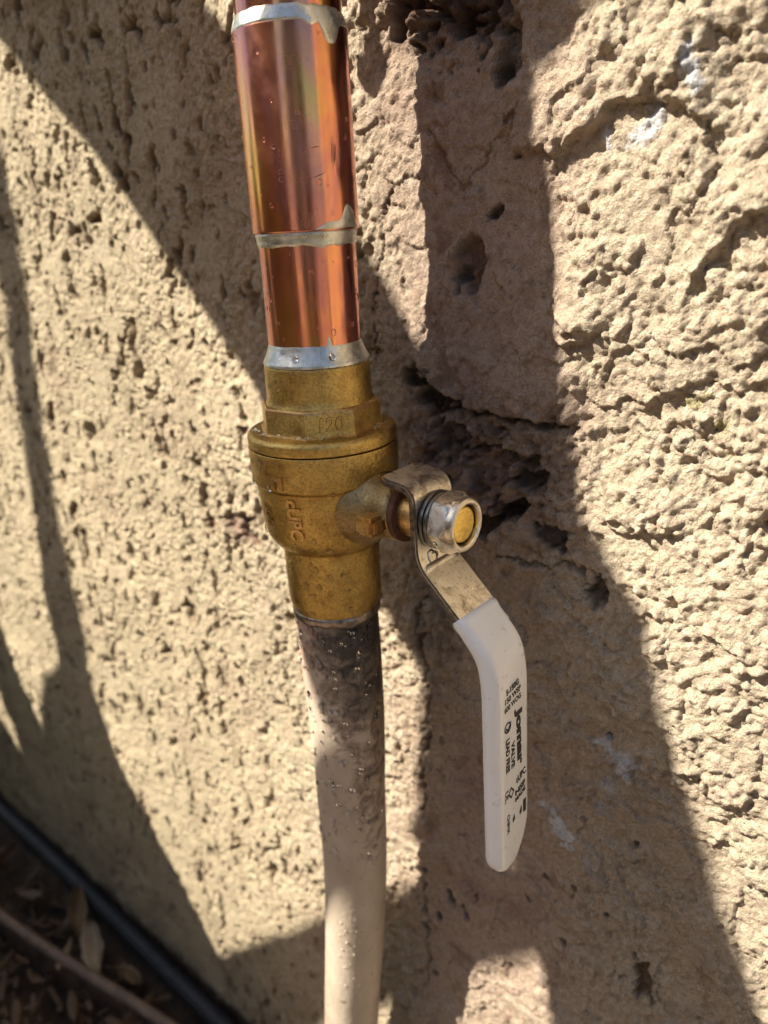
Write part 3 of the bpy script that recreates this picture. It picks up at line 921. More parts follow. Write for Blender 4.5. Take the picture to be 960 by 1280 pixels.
# the small hole through the lever (cut for real, then the cutter is deleted)
V_, F_ = lathe_geo([(0.00185, 0.036), (0.00185, 0.052)], 24, 'X', (0, -0.0030, -0.0262))
cutter = from_py("cutter", V_, F_, None, None, False)
bool_m = lever.modifiers.new("hole", 'BOOLEAN'); bool_m.operation = 'DIFFERENCE'; bool_m.object = cutter; bool_m.solver = 'EXACT'
dg = bpy.context.evaluated_depsgraph_get(); dg.update()
new_me = bpy.data.meshes.new_from_object(lever.evaluated_get(dg))
lever.modifiers.clear()
if len(new_me.polygons) > 200:
    lever.data = new_me
    lever.data.set_sharp_from_angle(angle=R(40))
bpy.data.objects.remove(cutter)
M_EDGEST = mat_flat("corroded_cut_edge", (0.16, 0.125, 0.095), 0.5, 0.7, 0.7, 700, 0.6)
lever.data.materials.append(M_EDGEST)
for p_ in lever.data.polygons:
    if abs(p_.normal.y) > 0.6: p_.material_index = 1
# pressed rib across the bend
bm = bmesh.new()
rib = []
for k in range(13):
    t = k / 12; y = -0.0080 + 0.0163 * t
    h = 0.0007 * min(1, math.sin(math.pi * min(1, max(0, t * 1.0))) * 3 + 0.05)
    rib.append([bm.verts.new(Vector((0.0462, y, -0.0283)) + Vector((0.69, 0, 0.72)) * (h * math.sin(a) - 0.0001) + Vector((0.72, 0, -0.69)) * (0.0013 * math.cos(a))) for a in [math.pi * q / 6 for q in range(7)]])
for a_, b_ in zip(rib[:-1], rib[1:]):
    for q in range(6): bm.faces.new((a_[q], a_[q + 1], b_[q + 1], b_[q]))
r_ = from_bm("pressed_rib", bm, M_STEEL, lever, True, 60)
r_.matrix_parent_inverse = Matrix()

# white vinyl grip
gc = fillet([(0.0578, -0.0412), (0.0672, -0.0515), (0.0688, -0.0605), (0.0700, -0.1290)], [0, .008, .006, 0], 10)
gc = resample(gc, 0.0010)
gn = normals(gc)
gl = [0.0]
for a_, b_ in zip(gc[:-1], gc[1:]): gl.append(gl[-1] + (b_ - a_).length)
LT = gl[-1]
def rrect(y0, y1, th, r, n=7):
    """rounded rectangle, counter-clockwise in (y, offset)"""
    r = min(r, th * 0.98, (y1 - y0) * 0.49)
    out = []
    for cy0, ct0, a0 in ((y1 - r, th - r, 0), (y0 + r, th - r, 90), (y0 + r, -th + r, 180), (y1 - r, -th + r, 270)):
        for k in range(n):
            a = R(a0 + 90 * k / (n - 1))
            out.append((cy0 + r * math.cos(a), ct0 + r * math.sin(a)))
    return out
bm = bmesh.new()
rings = []
for p, n_, s in zip(gc, gn, gl):
    th = 0.0026 + (0.0034 - 0.0026) * min(1, s / 0.016)
    y0, y1 = -0.0100, 0.0090 - 0.0006 * min(1, s / 0.02)
    e = max(0.0, (s - (LT - 0.0175)) / 0.0175)
    y1 -= 0.0105 * e ** 2.2
    e = max(0.0, (s - (LT - 0.007)) / 0.007)
    y0 += 0.0035 * e ** 2.4
    e = max(0.0, (s - (LT - 0.0030)) / 0.0030)
    k2 = math.sqrt(max(0.02, 1 - e * e))
    mid = 0.5 * (y0 + y1)
    y0, y1, th = mid + (y0 - mid) * (0.45 + 0.55 * k2), mid + (y1 - mid) * (0.45 + 0.55 * k2), th * k2
    b0 = max(0.0, 1 - s / 0.0008)
    th *= 1 - 0.25 * b0
    lip = math.exp(-((s - 0.0017) / 0.0010) ** 2)
    th += 0.00028 * lip; y0 -= 0.00025 * lip; y1 += 0.00025 * lip
    rings.append([bm.verts.new((p.x + n_.x * t, y, p.y + n_.y * t)) for y, t in rrect(y0, y1, th, 0.0029)])
NS = len(rings[0])
for a_, b_ in zip(rings[:-1], rings[1:]):
    for q in range(NS):
        bm.faces.new((a_[q], a_[(q + 1) % NS], b_[(q + 1) % NS], b_[q]))
bm.faces.new(rings[0]); bm.faces.new(rings[-1])
grip = from_bm("grip", bm, M_VINYL, lever, True, 60)
grip.matrix_parent_inverse = Matrix()

def grip_x(z):
    # outer face of the straight run
    t = (-0.0605 - z) / (0.1290 - 0.0605)
    return 0.0688 + 0.0012 * t + 0.0034 + 0.00006
def on_grip(v, f, y, z, rot, lift=0.0):
    c, s = math.cos(R(rot)), math.sin(R(rot))
    out = []
    for a, b_, h in v:
        u, w = a * c - b_ * s, a * s + b_ * c
        out.append((grip_x(z + w) + lift, y + u, z + w))
    return out, f
parts = []
def put(body, height, width, y, z, rot, off=0.0, sh=0.0):
    v, f = text_mesh(body, 0.01, 0.0, off * 0.01 / height * 0.48, sh)
    xs_ = [p[0] for p in v]; ys_ = [p[1] for p in v]
    mx, my = (min(xs_) + max(xs_)) / 2, (min(ys_) + max(ys_)) / 2
    kx, ky = width / (max(xs_) - min(xs_)), height / (max(ys_) - min(ys_))
    parts.append(on_grip([((a - mx) * kx, (b_ - my) * ky, 0) for a, b_, h in v], f, y, z, rot))
put("S-150G", 0.0021, 0.0070, -0.0019, -0.0616, 7, 0.0002)
put("150 WSP", 0.0021, 0.0088, -0.0017, -0.0643, 7, 0.0002)
put("600 WOG", 0.0021, 0.0092, -0.0019, -0.0670, 7, 0.0002)
put("Jomar", 0.0046, 0.0215, 0.0014, -0.0806, -88, 0.0006)
put("VALVE", 0.0021, 0.0096, -0.0020, -0.0852, -90, 0.00025)
put("LEAD FREE", 0.0022, 0.0122, -0.0049, -0.0840, -90, 0.00025)
put("cUPC", 0.0028, 0.0058, 0.0024, -0.0955, 10, 0.0003)
put("NSF", 0.0022, 0.0062, 0.0020, -0.1000, 12, 0.0003)
put("MADE", 0.0018, 0.0062, 0.0020, -0.1025, 12, 0.00025)
put("UL", 0.0018, 0.0042, -0.0058, -0.0985, -90, 0.00015)
put("1", 0.0050, 0.0018, 0.0045, -0.1085, 0, 0.0002)
put("CHINA", 0.0016, 0.0075, -0.0050, -0.1095, -90, 0.00015)
# tick inside a ring, a diamond and two small arrows
def ring_pts(y, z, ro, ri, n=28):
    V_, F_ = [], []
    for k in range(n):
        a = 2 * math.pi * k / n
        for r in (ro, ri):
            V_.append((grip_x(z), y + r * math.cos(a), z + r * math.sin(a)))
    for k in range(n):
        k2 = (k + 1) % n
        F_.append((2 * k, 2 * k2, 2 * k2 + 1, 2 * k + 1))
    return V_, F_
def polyf(pts):
    return [(grip_x(z) + 0.00002, y, z) for y, z in pts], [tuple(range(len(pts)))]
parts.append(ring_pts(-0.0048, -0.0740, 0.0019, 0.0013))
parts.append(polyf([(-0.0060, -0.0742), (-0.0055, -0.0736), (-0.0048, -0.0746), (-0.0030, -0.0724), (-0.0029, -0.0732), (-0.0047, -0.0757)]))
parts.append((lambda o, i: (o[0] + i[0], [(0, 1, 5, 4), (1, 2, 6, 5), (2, 3, 7, 6), (3, 0, 4, 7)]))(polyf([(-0.0051, -0.0985), (-0.0033, -0.0962), (-0.0015, -0.0985), (-0.0033, -0.1008)]), polyf([(-0.0043, -0.0985), (-0.0033, -0.0972), (-0.0023, -0.0985), (-0.0033, -0.0998)])))
parts.append(polyf([(0.0014, -0.1092), (0.0026, -0.1070), (0.0030, -0.1096), (0.0018, -0.1106)]))
parts.append(polyf([(-0.0028, -0.1094), (-0.0016, -0.1074), (-0.0012, -0.1098), (-0.0024, -0.1108)]))
V_, F_ = join_vf(parts)
bm = bmesh.new()
vs_ = [bm.verts.new(v) for v in V_]
for f in F_:
    try: bm.faces.new([vs_[i] for i in f])
    except ValueError: pass
me = bpy.data.meshes.new("printed_lettering"); bm.to_mesh(me); bm.free()
pr = link_mesh("printed_lettering", me, M_INK, lever, False)
pr.matrix_parent_inverse = Matrix()

# washers, lock nut
for x0 in (0.0446, 0.0462):
    lathe("spring_washer", [(p.x, p.y) for p in fillet([(0.0062, x0), (0.0087, x0), (0.0088, x0 + .0013), (0.0062, x0 + .0013)], 0.0004, 3)], M_DKSTEEL, valve, 72, 'X', (0, 0, SZ))
bm = bmesh.new()
def hexring(rc, x, rmax):
    out = []
    for k in range(6):
        for j in range(8):
            t = j / 8
            a0, a1 = R(22 + 60 * k), R(22 + 60 * (k + 1))
            u = rc * (math.sin(a0) * (1 - t) + math.sin(a1) * t); w = rc * (math.cos(a0) * (1 - t) + math.cos(a1) * t)
            r = math.hypot(u, w); s = min(1, rmax / r)
            out.append(bm.verts.new((x, u * s, SZ + w * s)))
    return out
rings = [hexring(.0094, .0476, .0084), hexring(.0094, .0480, .0090), hexring(.0094, .0484, .0094), hexring(.0094, .0524, .0094), hexring(.0094, .0533, .0085), hexring(.0094, .0536, .0081)]
for rr_, x in ((.0081, .0548), (.0079, .0554), (.0074, .0558), (.0067, .0558), (.0062, .0554), (.0061, .0525)):
    rings.append([bm.verts.new((x, rr_ * math.sin(R(22 + 7.5 * k)), SZ + rr_ * math.cos(R(22 + 7.5 * k)))) for k in range(48)])
for a_, b_ in zip(rings[:-1], rings[1:]):
    n_ = len(a_)
    for k in range(n_):
        bm.faces.new((a_[k], a_[(k + 1) % n_], b_[(k + 1) % n_], b_[k]))
from_bm("lock_nut", bm, M_STEEL, valve, True, 28)

# ------------------------------------------------------------------ lower pipe, painted over
lower = empty("painted_pipe", (0, 0, -0.0556), "beige overpainted copper pipe, scorched black just below the valve", "pipe")
path = [(0, 0, -.050, .01429), (0, 0, -.078, .01429), (0, .0005, -.095, .0142), (-.0012, .0016, -.115, .0138), (-.0042, .0036, -.14, .0135), (-.0084, .0072, -.175, .0134), (-.0130, .0098, -.205, .0134), (-.0195, .0122, -.245, .0133), (-.0262, .0140, -.285, .0133), (-.036, .016, -.36, .0133), (-.048, .017, -.50, .0133)]
zs = np.array([p[2] for p in path])[::-1]
def at_z(z, i):
    return float(np.interp(z, zs, np.array([p[i] for p in path])[::-1]))
V_, F_ = [], []
zz = np.arange(-0.050, -0.50, -0.0011)
SEG = 120
PA, PZ = np.meshgrid(np.arange(SEG) * 2 * np.pi / SEG, zz)
nzv = 0.00012 * pn(PA * 0.0143, PZ, 0.006, 0.02, 70) + 0.00016 * np.abs(pn(PA * 0.0143, PZ, 0.0025, 0.003, 71))
kz = np.convolve(np.ones(9) / 9, np.ones(1))
ax = np.array([at_z(z, 0) for z in zz]); ay = np.array([at_z(z, 1) for z in zz]); ar = np.array([at_z(z, 3) for z in zz])
def smooth(a, n=25):
    k = np.ones(n) / n
    return np.convolve(np.pad(a, n // 2, mode='edge'), k, 'valid')
ax, ay, ar = smooth(ax), smooth(ay), smooth(ar)
crust = 0.0001 * np.exp(-((zz + 0.080) / 0.016) ** 2)
rad = (ar + crust)[:, None] + nzv * sm(-0.056, -0.066, PZ)
PX = ax[:, None] + rad * np.sin(PA); PY = ay[:, None] - rad * np.cos(PA)
nr = len(zz)
for i in range(nr):
    for k in range(SEG):
        V_.append((PX[i, k], PY[i, k], zz[i]))
for i in range(nr - 1):
    for k in range(SEG):
        k2 = (k + 1) % SEG
        F_.append((i * SEG + k, (i + 1) * SEG + k, (i + 1) * SEG + k2, i * SEG + k2))
from_py("tube", V_, F_, M_PAINT, lower, True, 0)
shell("solder_ring", lambda z: PR + 0.0004, lambda a: -0.0583 + wa(a) * 0.9 + wb(a), lambda a: -0.0548, mat_flat("sooty_solder", (0.30, 0.25, 0.21), 0.3, 0.9, 0.7, 260, 0.4), lower, 200, 6, 0.0006)

# ------------------------------------------------------------------ water droplets
def droplets(name, items, parent, mat=None):
    """items: (position, normal, radius, flatness, stretch)"""
    V_, F_ = [], []
    for p, n_, r, fl, st in items:
        n_ = Vector(n_).normalized()
        t1 = Vector((0, 0, 1)) - n_ * n_.z
        t1 = t1.normalized() if t1.length > 1e-3 else Vector((1, 0, 0))
        t2 = n_.cross(t1)
        o = len(V_)
        S = 12
        lv = ((1.0, -0.05), (0.97, 0.28), (0.80, 0.62), (0.50, 0.88))
        for rr_, h in lv:
            for k in range(S):
                a = 2 * math.pi * k / S
                V_.append(tuple(Vector(p) + t1 * (r * st * rr_ * math.cos(a)) + t2 * (r * rr_ * math.sin(a)) + n_ * (r * fl * h)))
        V_.append(tuple(Vector(p) + n_ * (r * fl)))
        for j in range(len(lv) - 1):
            for k in range(S):
                F_.append((o + j * S + k, o + j * S + (k + 1) % S, o + (j + 1) * S + (k + 1) % S, o + (j + 1) * S + k))
        t_ = o + len(lv) * S
        for k in range(S):
            F_.append((o + (len(lv) - 1) * S + k, o + (len(lv) - 1) * S + (k + 1) % S, t_))
        F_.append(tuple(o + k for k in range(S))[::-1])
    ob = from_py(name, V_, F_, mat or M_WATER, parent, True, 0)
    ob["kind"] = "stuff"
    return ob

def on_lathe(rfun, z0, z1, n, phi0, phi1, rmin, rmax, ax=(0, 0)):
    it = []
    for _ in range(n):
        z = random.uniform(z0, z1); a = R(random.uniform(phi0, phi1))
        r = rfun(z); dr = (rfun(z + 1e-4) - rfun(z - 1e-4)) / 2e-4
        if abs(dr) > 1.2: continue
        rad_ = rmin + (rmax - rmin) * random.random() ** 2.5
        it.append(((ax[0] + r * math.sin(a), ax[1] - r * math.cos(a), z), (math.sin(a), -math.cos(a), -dr), rad_, random.uniform(.45, .7), random.uniform(1.0, 1.5)))
    return it

droplets("water_droplets", on_lathe(lambda z: CR, .0675, .116, 26, -40, 125, .0003, .0008) + on_lathe(lambda z: PR, .036, .061, 22, -40, 125, .0003, .0009)
         + [((math.sin(R(q)) * (PR + .0012), -math.cos(R(q)) * (PR + .0012), .0312), (math.sin(R(q)), -math.cos(R(q)), .3), .0010, .6, 1.2) for q in (22, 63)], copper)
droplets("water_droplets", on_lathe(body_r, -.053, .002, 120, -45, 105, .0003, .0011) + on_lathe(lambda z: .0164, .0178, .0275, 22, -45, 120, .0003, .0009)
         + [((r * math.sin(R(a)), -r * math.cos(R(a)), .0088), (0, 0, 1), q, .5, 1.0) for r, a, q in [(random.uniform(.0192, .0222), random.uniform(-40, 130), random.uniform(.0004, .001)) for _ in range(26)]], valve)
it = []
for _ in range(70):
    s = random.random() ** 1.1
    i = int(s * (len(cl) - 8)); y = random.uniform(-.0085, .0085)
    p, n_ = cl[i], nrm[i]
    if 0.048 > p.x > 0.042 and -0.030 < p.y < -0.005 and y > -0.0078: continue
    it.append(((p.x + n_.x * TH, y, p.y + n_.y * TH), (n_.x, 0, n_.y), random.uniform(.0002, .0006), .5, 1.0))
it.append(((0.0505, -0.0085, SZ - .004), (0, -1, -0.2), .0008, .6, 1.2))
droplets("water_droplets", it, valve)
it, blis = [], []
for _ in range(210):
    z = -0.060 - 0.115 * random.random() ** 1.35; a = R(random.uniform(-35, 100))
    r = at_z(z, 3) + .0004
    q = ((at_z(z, 0) + r * math.sin(a), at_z(z, 1) - r * math.cos(a), z), (math.sin(a), -math.cos(a), 0), .0003 + .0010 * random.random() ** 2.0, .5, random.uniform(1, 1.6))
    (it if random.random() < .3 else blis).append(q)
for _ in range(26):
    z = random.uniform(-.205, -.27); a = R(random.uniform(5, 60))
    r = at_z(z, 3) + .0001
    blis.append(((at_z(z, 0) + r * math.sin(a), at_z(z, 1) - r * math.cos(a), z), (math.sin(a), -math.cos(a), 0), random.uniform(.0002, .0006), .6, 1.4))
droplets("paint_blisters", blis, lower, M_PAINT)
droplets("water_droplets", it, lower)

# ------------------------------------------------------------------ things at the wall foot
def tube_along(name, pts, r, mat, parent=None, seg=20, wobble=0.0):
    V_, F_ = [], []
    n = len(pts)
    for i, p in enumerate(pts):
        t = (Vector(pts[min(i + 1, n - 1)]) - Vector(pts[max(i - 1, 0)])).normalized()
        up = Vector((0, 0, 1)) if abs(t.z) < .9 else Vector((1, 0, 0))
        a1 = t.cross(up).normalized(); a2 = a1.cross(t)
        rr_ = (r[i] if isinstance(r, (list, tuple)) else r) * (1 + wobble * math.sin(i * 1.7))
        for k in range(seg):
            a = 2 * math.pi * k / seg
            V_.append(tuple(Vector(p) + a1 * (rr_ * math.cos(a)) + a2 * (rr_ * math.sin(a))))
    for i in range(n - 1):
        for k in range(seg):
            F_.append((i * seg + k, i * seg + (k + 1) % seg, (i + 1) * seg + (k + 1) % seg, (i + 1) * seg + k))
    F_.append(tuple(range(seg))); F_.append(tuple((n - 1) * seg + k for k in range(seg)))
    return from_py(name, V_, F_, mat, parent, True, 50)

hx = np.linspace(-1.0, 0.35, 60)
hose = tube_along("drip_hose", [(x, 0.032 + .0015 * math.sin(x * 9), GROUND_Z + 0.006 + .0015 * math.sin(x * 14)) for x in hx], 0.0068, mat_flat("black_plastic", (0.022, 0.023, 0.027), 0.6, 0, 0.4, 150, 0.2))
tag(hose, "black plastic hose lying along the foot of the stucco wall", "hose")
edge = empty("garden_edging", (-0.3, -0.02, GROUND_Z), "rusty brown metal edging strip standing in the dark soil, lower left", "edging")
def edge_y(x): return -0.0290 + (x + 0.4049) * 0.155
bm = bmesh.new()
ex = np.linspace(-0.8, 0.2, 90)
rows_ = []
for x in ex:
    y = edge_y(x) + 0.0015 * math.sin(x * 23)
    rows_.append([bm.verts.new((x, y - .0011, GROUND_Z - .03)), bm.verts.new((x, y - .0011, GROUND_Z + .012)), bm.verts.new((x, y + .0011, GROUND_Z + .012)), bm.verts.new((x, y + .0011, GROUND_Z - .03))])
for a_, b_ in zip(rows_[:-1], rows_[1:]):
    for q in range(4): bm.faces.new((a_[q], a_[(q + 1) % 4], b_[(q + 1) % 4], b_[q]))
M_EDGE = mat_flat("rusty_edging", (0.13, 0.075, 0.05), 0.7, 0.0, 0.5, 80, 0.5)
from_bm("strip", bm, M_EDGE, edge)
tube_along("rolled_top", [(x, edge_y(x) + 0.0015 * math.sin(x * 23), GROUND_Z + .014) for x in ex], 0.0040, mat_flat("worn_edging", (0.17, 0.115, 0.085), 0.6, 0.0, 0.35, 120, 0.4), edge, 16)

def dry_leaf_mesh(name, ln, wd, curl, bend, seed):
    r = random.Random(seed)
    V_, F_ = [], []
    NL, NWD = 12, 4
    for i in range(NL + 1):
        t = i / NL
        w = wd * (math.sin(math.pi * t ** 0.75) ** 1.15) * 0.5 * (1 + 0.12 * math.sin(11 * t + seed)) + wd * 0.012
        for j in range(-NWD, NWD + 1):
            q = j / NWD
            V_.append(((t - .5) * ln, q * w, curl * wd * q * q + bend * ln * (t - .5) ** 2 + 0.03 * wd * math.sin(9 * t + 3 * q + seed) + 0.22 * wd * abs(q) * (1 - t * 0.5) + 0.05 * wd * math.sin(23 * t + 5 * q)))
    W = 2 * NWD + 1
    n0 = len(V_)
    V_ += [(a, b_, c - 0.0004) for a, b_, c in V_]
    for i in range(NL):
        for j in range(W - 1):
            a = i * W + j
            F_.append((a, a + 1, a + W + 1, a + W)); F_.append((n0 + a, n0 + a + W, n0 + a + W + 1, n0 + a + 1))
    rim = [j for j in range(W)] + [i * W + W - 1 for i in range(1, NL + 1)] + [NL * W + j for j in range(W - 2, -1, -1)] + [i * W for i in range(NL - 1, 0, -1)]
    for a, b_ in zip(rim, rim[1:] + rim[:1]): F_.append((a, n0 + a, n0 + b_, b_))
    me = bpy.data.meshes.new(name); me.from_pydata(V_, [], F_); me.update(); me.shade_smooth()
    return me
M_L1 = mat_leaf("pale_dry_leaf", (0.22, 0.16, 0.10), (0.36, 0.28, 0.18))
M_L2 = mat_leaf("brown_dry_leaf", (0.06, 0.035, 0.019), (0.12, 0.07, 0.038))
M_L3 = mat_leaf("straw_dry_leaf", (0.13, 0.085, 0.04), (0.22, 0.15, 0.07))
def put_leaf(me, mt, x, y, z, rx, ry, rz, s, label, group=None):
    o = bpy.data.objects.new("dry_leaf", me); COL.objects.link(o)
    if not me.materials: me.materials.append(mt)
    o.location = (x, y, z); o.rotation_euler = (R(rx), R(ry), R(rz)); o.scale = (s, s, s)
    tag(o, label, "leaf", group); return o
put_leaf(dry_leaf_mesh("dry_leaf", .050, .018, .25, .15, 1), M_L1, -.300, .0045, GROUND_Z + .012, 24, 12, -24, 1.0, "pale pointed dry leaf lying between the black hose and the rusty edging")
put_leaf(dry_leaf_mesh("dry_leaf", .052, .014, .3, .2, 2), M_L3, -.345, .012, GROUND_Z + .009, -10, 6, -30, 1.0, "narrow tan dry leaf touching the black hose above the pale leaf")
put_leaf(dry_leaf_mesh("dry_leaf", .030, .007, .4, .3, 3), M_L1, -.318, -.011, GROUND_Z + .008, 30, -10, -50, 1.0, "thin curled straw coloured leaf left of the pale pointed leaf")
lm = [dry_leaf_mesh("dry_leaf", .034, .013, .35, .3, 5), dry_leaf_mesh("dry_leaf", .042, .011, -.3, .2, 6), dry_leaf_mesh("dry_leaf", .026, .012, .5, -.3, 7)]
lm[0].materials.append(M_L2); lm[1].materials.append(M_L2); lm[2].materials.append(M_L3)
k = 0
while k < 46:
    x = random.uniform(-.50, -.19); y = random.uniform(-.12, .016)
    if abs(y - edge_y(x)) < .006 or (abs(x + .305) < .03 and y > -.012): continue
    put_leaf(lm[k % 3] if random.random() > .35 else lm[1], None, x, y, GROUND_Z + random.uniform(.000, .008), random.uniform(-35, 35), random.uniform(-25, 25), random.uniform(0, 360), random.uniform(.6, 1.1),
             "brown dry leaf in the shaded litter beside the rusty edging", "brown dry leaves in the litter at the wall foot")
    k += 1
# crumbs and twigs
bm = bmesh.new()
for _ in range(420):
    x = random.uniform(-.56, -.16); y = random.uniform(-.14, .018)
    vs_ = box_bm(bm, (x, y, GROUND_Z + random.uniform(-.012, .002)), (random.uniform(.003, .02), random.uniform(.001, .004), random.uniform(.001, .003)), Matrix.Rotation(random.uniform(0, 6.3), 3, 'Z') @ Matrix.Rotation(random.uniform(-.4, .4), 3, 'Y'))
lit = from_bm("leaf_litter", bm, M_L2, None, False)
tag(lit, "dark crumbs, twigs and broken leaf bits on the soil", "litter", kind='stuff')

# ------------------------------------------------------------------ the broad-leaved plant that throws the shade
M_BLADE = mat_leaf("leaf_blade", (0.045, 0.075, 0.022), (0.09, 0.13, 0.04), 12)
M_STALK = mat_flat("leaf_stalk", (0.10, 0.10, 0.04), 0.6, 0, 0.3, 40, 0.3)
plant = empty("broad_leaved_plant", (-1.35, -0.75, GROUND_Z), "broad-leaved plant beside the photographer, seen only by its shade on the wall", "plant")
def blade(shadow_mm, dist, name="leaf"):
    """a leaf whose outline, carried along the sun, meets the wall in the given outline; dist(x, z) is how far it stands off the wall"""
    bm = bmesh.new()
    vs_ = [bm.verts.new((x * MM, WALL_Y, z * MM)) for x, z in shadow_mm]
    bm.faces.new(vs_)
    bmesh.ops.subdivide_edges(bm, edges=bm.edges[:], cuts=3)
    bmesh.ops.triangulate(bm, faces=bm.faces[:])
    for _ in range(2):
        long_e = [e for e in bm.edges if e.calc_length() > 0.03]
        if long_e: bmesh.ops.subdivide_edges(bm, edges=long_e, cuts=1)
        bmesh.ops.triangulate(bm, faces=bm.faces[:])
    for v in bm.verts:
        t = dist(v.co.x, v.co.z)
        v.co += to_sun * t
    r = bmesh.ops.extrude_face_region(bm, geom=bm.faces[:])
    for e in r['geom']:
        if isinstance(e, bmesh.types.BMVert): e.co += to_sun * 0.0012
    return from_bm(name, bm, M_BLADE, plant, True, 40)
B1 = [(-420, 330), (-316, 228.7), (-242, 159.6), (-168.8, 98.7), (-77.8, 3.1), (-30.6, -59.2), (35, -140), (57, -205), (73, -267.7), (100, -300), (151.7, -198), (130, -153.8), (112, -108), (97, -56), (70, -20), (36, 6), (8.8, 27.9), (-25.8, 78), (-68, 128.3), (-90.9, 152.4), (-129, 183.3), (-300, 330)]
blade(B1, lambda x, z: 0.55 + 0.5 * max(0, x + 0.1) + 0.12 * math.sin((x - z) * 6))
B2 = [(-190, -412), (-186.6, -403.8), (-130, -348), (-76, -293.7), (-10, -228), (30, -190), (67, -160), (110, -130), (112, -160), (69.2, -208.9), (36, -247), (2.1, -286.7), (-40, -337), (-87.3, -393), (-130, -440), (-190, -480)]
blade(B2, lambda x, z: 0.72 + 0.1 * math.sin(x * 9))
B3 = [(-262, 240), (-259, 138), (-257.7, 115.7), (-272.4, 3.3), (-284.5, -99.3), (-288.2, -232.4), (-272.3, -279.4), (-345, -292), (-338.3, -228.8), (-328.6, -148.4), (-308.2, -23), (-288.3, 89.7), (-290, 240)]
blade(B3, lambda x, z: 0.62 + 0.3 * (z + .1))
B4 = [(-900, -260), (-562, -285), (-489.5, -333), (-458.6, -358), (-470.9, -296), (-560, -200), (-500, -170), (-431.3, -217.1), (-416.7, -270), (-398.3, -306), (-384, -272), (-366.8, -242.6), (-350, -236), (-341.5, -225.6), (-331, -221), (-300, -262), (-274.3, -279.4), (-230, -345), (-186.6, -403.8), (-140, -425), (-60, -420), (0, -560), (-60, -900), (-500, -1000), (-1000, -900)]
blade(B4, lambda x, z: 0.60 + 0.05 * math.sin(x * 8))
B5 = [(47, 160), (46, 110), (46.5, 60), (47.1, 43), (48.6, 33), (50.2, 27.7), (51.0, 20), (48, 10), (45, -5), (44, -40), (60, -70), (77, -53), (72.3, -37), (69.5, -10.5), (66.5, 26.3), (59.6, 70.6), (57, 99), (66, 108), (73, 118), (82, 160)]
blade(B5, lambda x, z: 0.38 + 0.25 * (z - .03))
def stalk(p0, p1, p2, r0, r1):
    pts = []
    for k in range(16):
        t = k / 15
        pts.append(tuple((1 - t) ** 2 * Vector(p0) + 2 * t * (1 - t) * Vector(p1) + t * t * Vector(p2)))
    return tube_along("stalk", pts, [r0 + (r1 - r0) * k / 15 for k in range(16)], M_STALK, plant, 10)
root = Vector((-1.35, -0.75, GROUND_Z - .02))
def cast(x, z, t): return Vector((x * MM, WALL_Y, z * MM)) + to_sun * t
stalk(root, (-1.3, -0.8, 0.5), cast(-370, 300, 0.55), .014, .007)
stalk(root + Vector((.03, .02, 0)), (-1.25, -0.75, 0.75), cast(-276, 236, 0.72), .010, .004)
stalk(root + Vector((-.02, .03, 0)), (-1.2, -0.7, 0.0), cast(-800, -500, 0.6), .014, .007)
stalk(root + Vector((.02, -.03, 0)), (-0.9, -0.85, 0.05), cast(-185, -440, 0.72), .010, .005)

way = [root + Vector((0, .04, 0)), Vector((-1.3, -0.78, 0.6)), cast(-440, 430, 0.55), cast(-100, 330, 0.5), cast(64, 158, 0.41)]
way = [way[i].lerp(way[i + 1], t / 4) for i in range(4) for t in range(4)] + [way[-1]]
tube_along("stalk", [tuple(p) for p in way], [.010 - .006 * i / 16 for i in range(17)], M_STALK, plant, 10)

B6 = [(0, -60), (8, -84), (7, -112), (5, -140), (1, -165), (-4, -192), (4, -200), (14, -190), (19, -150), (26, -125), (30, -100), (20, -60)]
blade(B6, lambda x, z: 0.55 + 0.5 * max(0, x + 0.1) + 0.12 * math.sin((x - z) * 6) + 0.004)

# a dry vine along the pipe above the frame, one leaf hanging from it
vine = empty("vine_sprig", (-0.03, -0.02, 0.2), "thin vine sprig above the coupling whose hanging leaf throws a drop-shaped shadow", "vine")
off = to_sun * 0.10
tear = [(-3.2, 140), (-6.4, 127.1), (-8.6, 118.8), (-10.3, 110.1), (-7.2, 104.1), (-2.4, 100.8), (1.1, 104.2), (1.8, 110.7), (-1.4, 118.8), (0.2, 127), (1.5, 140)]
bm = bmesh.new()
vs_ = [bm.verts.new(Vector((x * MM, WALL_Y, z * MM)) + off) for x, z in tear]
f_ = bm.faces.new(vs_)
r = bmesh.ops.extrude_face_region(bm, geom=[f_])
for e in r['geom']:
    if isinstance(e, bmesh.types.BMVert): e.co += to_sun * 0.0008
from_bm("leaf", bm, M_BLADE, vine, False)
top = Vector((-1 * MM, WALL_Y, 140 * MM)) + off
tube_along("stem", [tuple(top + Vector((0, 0, -.004))), tuple(top + Vector((.004, .004, .02))), (-0.012, -0.010, 0.30), (-.013, -.010, 0.45), (-.012, -.011, 0.60)], 0.0016, M_STALK, vine, 8)

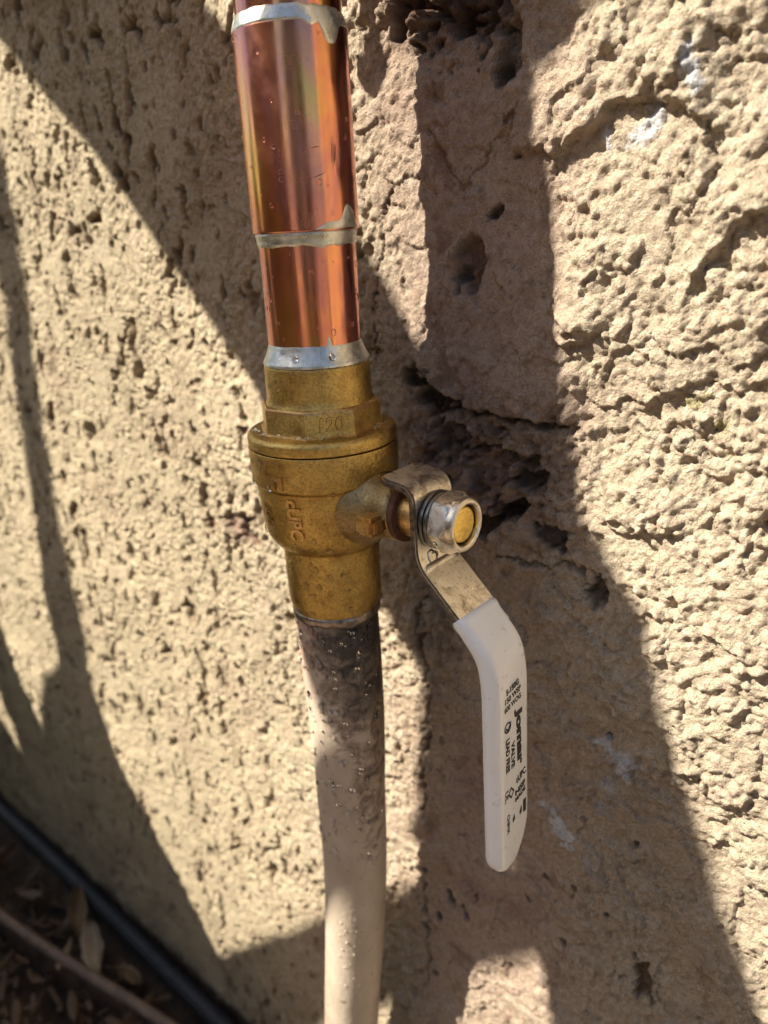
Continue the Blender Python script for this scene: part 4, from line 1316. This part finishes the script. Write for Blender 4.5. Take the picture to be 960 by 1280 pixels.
# ------------------------------------------------------------------ shrub added out of view to darken the copper reflections and sky fill
shrub = empty("added_shrub", (0.80, -0.78, GROUND_Z), "unseen leafy shrub, added to darken the copper reflections and the sky fill", "shrub")
bm = bmesh.new()
for _ in range(1500):
    d_ = Vector((random.gauss(0, 1), random.gauss(0, 1), random.gauss(0, 1))).normalized() * random.uniform(.45, 1) ** .6
    c_ = Vector((0.80 + .38 * d_.x, -0.78 + .36 * d_.y, 0.10 + .60 * d_.z))
    if c_.z < GROUND_Z + .05: continue
    q = Matrix.Rotation(random.uniform(0, 6.28), 3, 'Z') @ Matrix.Rotation(random.uniform(-1.2, 1.2), 3, 'X')
    l_, w_ = random.uniform(.05, .09), random.uniform(.016, .028)
    vs_ = [bm.verts.new(c_ + q @ Vector(p)) for p in ((-l_ / 2, 0, 0), (-.1 * l_, w_, .006), (l_ / 2, 0, -.01), (-.1 * l_, -w_, .006))]
    bm.faces.new(vs_)
fo = from_bm("foliage", bm, mat_leaf("added_shrub_leaf", (0.03, 0.05, 0.018), (0.07, 0.085, 0.03), 20), shrub, False)
fo["kind"] = "stuff"
for k in range(7):
    a = k * .9
    tube_along("stem", [(0.80 + .03 * math.cos(a), -0.78 + .03 * math.sin(a), GROUND_Z - .02), (0.80 + .12 * math.cos(a), -0.78 + .12 * math.sin(a), -0.1), (0.80 + .25 * math.cos(a), -0.78 + .22 * math.sin(a), 0.35)], [.012, .009, .004], M_STALK, shrub, 8)

# ------------------------------------------------------------------ board fence added out of view to block the low sky light
fence = empty("added_fence", (0.5, -2.6, GROUND_Z), "unseen board fence, added to block low sky light and deepen the shade", "fence")
bm = bmesh.new()
box_bm(bm, (0, 0, 0), (0.138, 0.020, 1.85))
bmesh.ops.bevel(bm, geom=bm.edges[:], offset=0.002, segments=1, affect='EDGES')
M_BOARD = mat_flat("added_fence_board", (0.15, 0.105, 0.07), 0.85, 0, 0.35, 30, 0.4)
b0 = from_bm("board", bm, M_BOARD, fence, False)
b0.matrix_parent_inverse = Matrix()
for k in range(30):
    o = b0 if k == 0 else b0.copy()
    if k: COL.objects.link(o)
    o.location = (-4.1 + 0.147 * k, 0, 0.93 + 0.006 * math.sin(k * 2.3))
for z in (0.4, 1.4):
    bm = bmesh.new(); box_bm(bm, (-1.97, -2.635, GROUND_Z + z), (4.45, 0.04, 0.09)); from_bm("rail", bm, M_BOARD, fence, False)
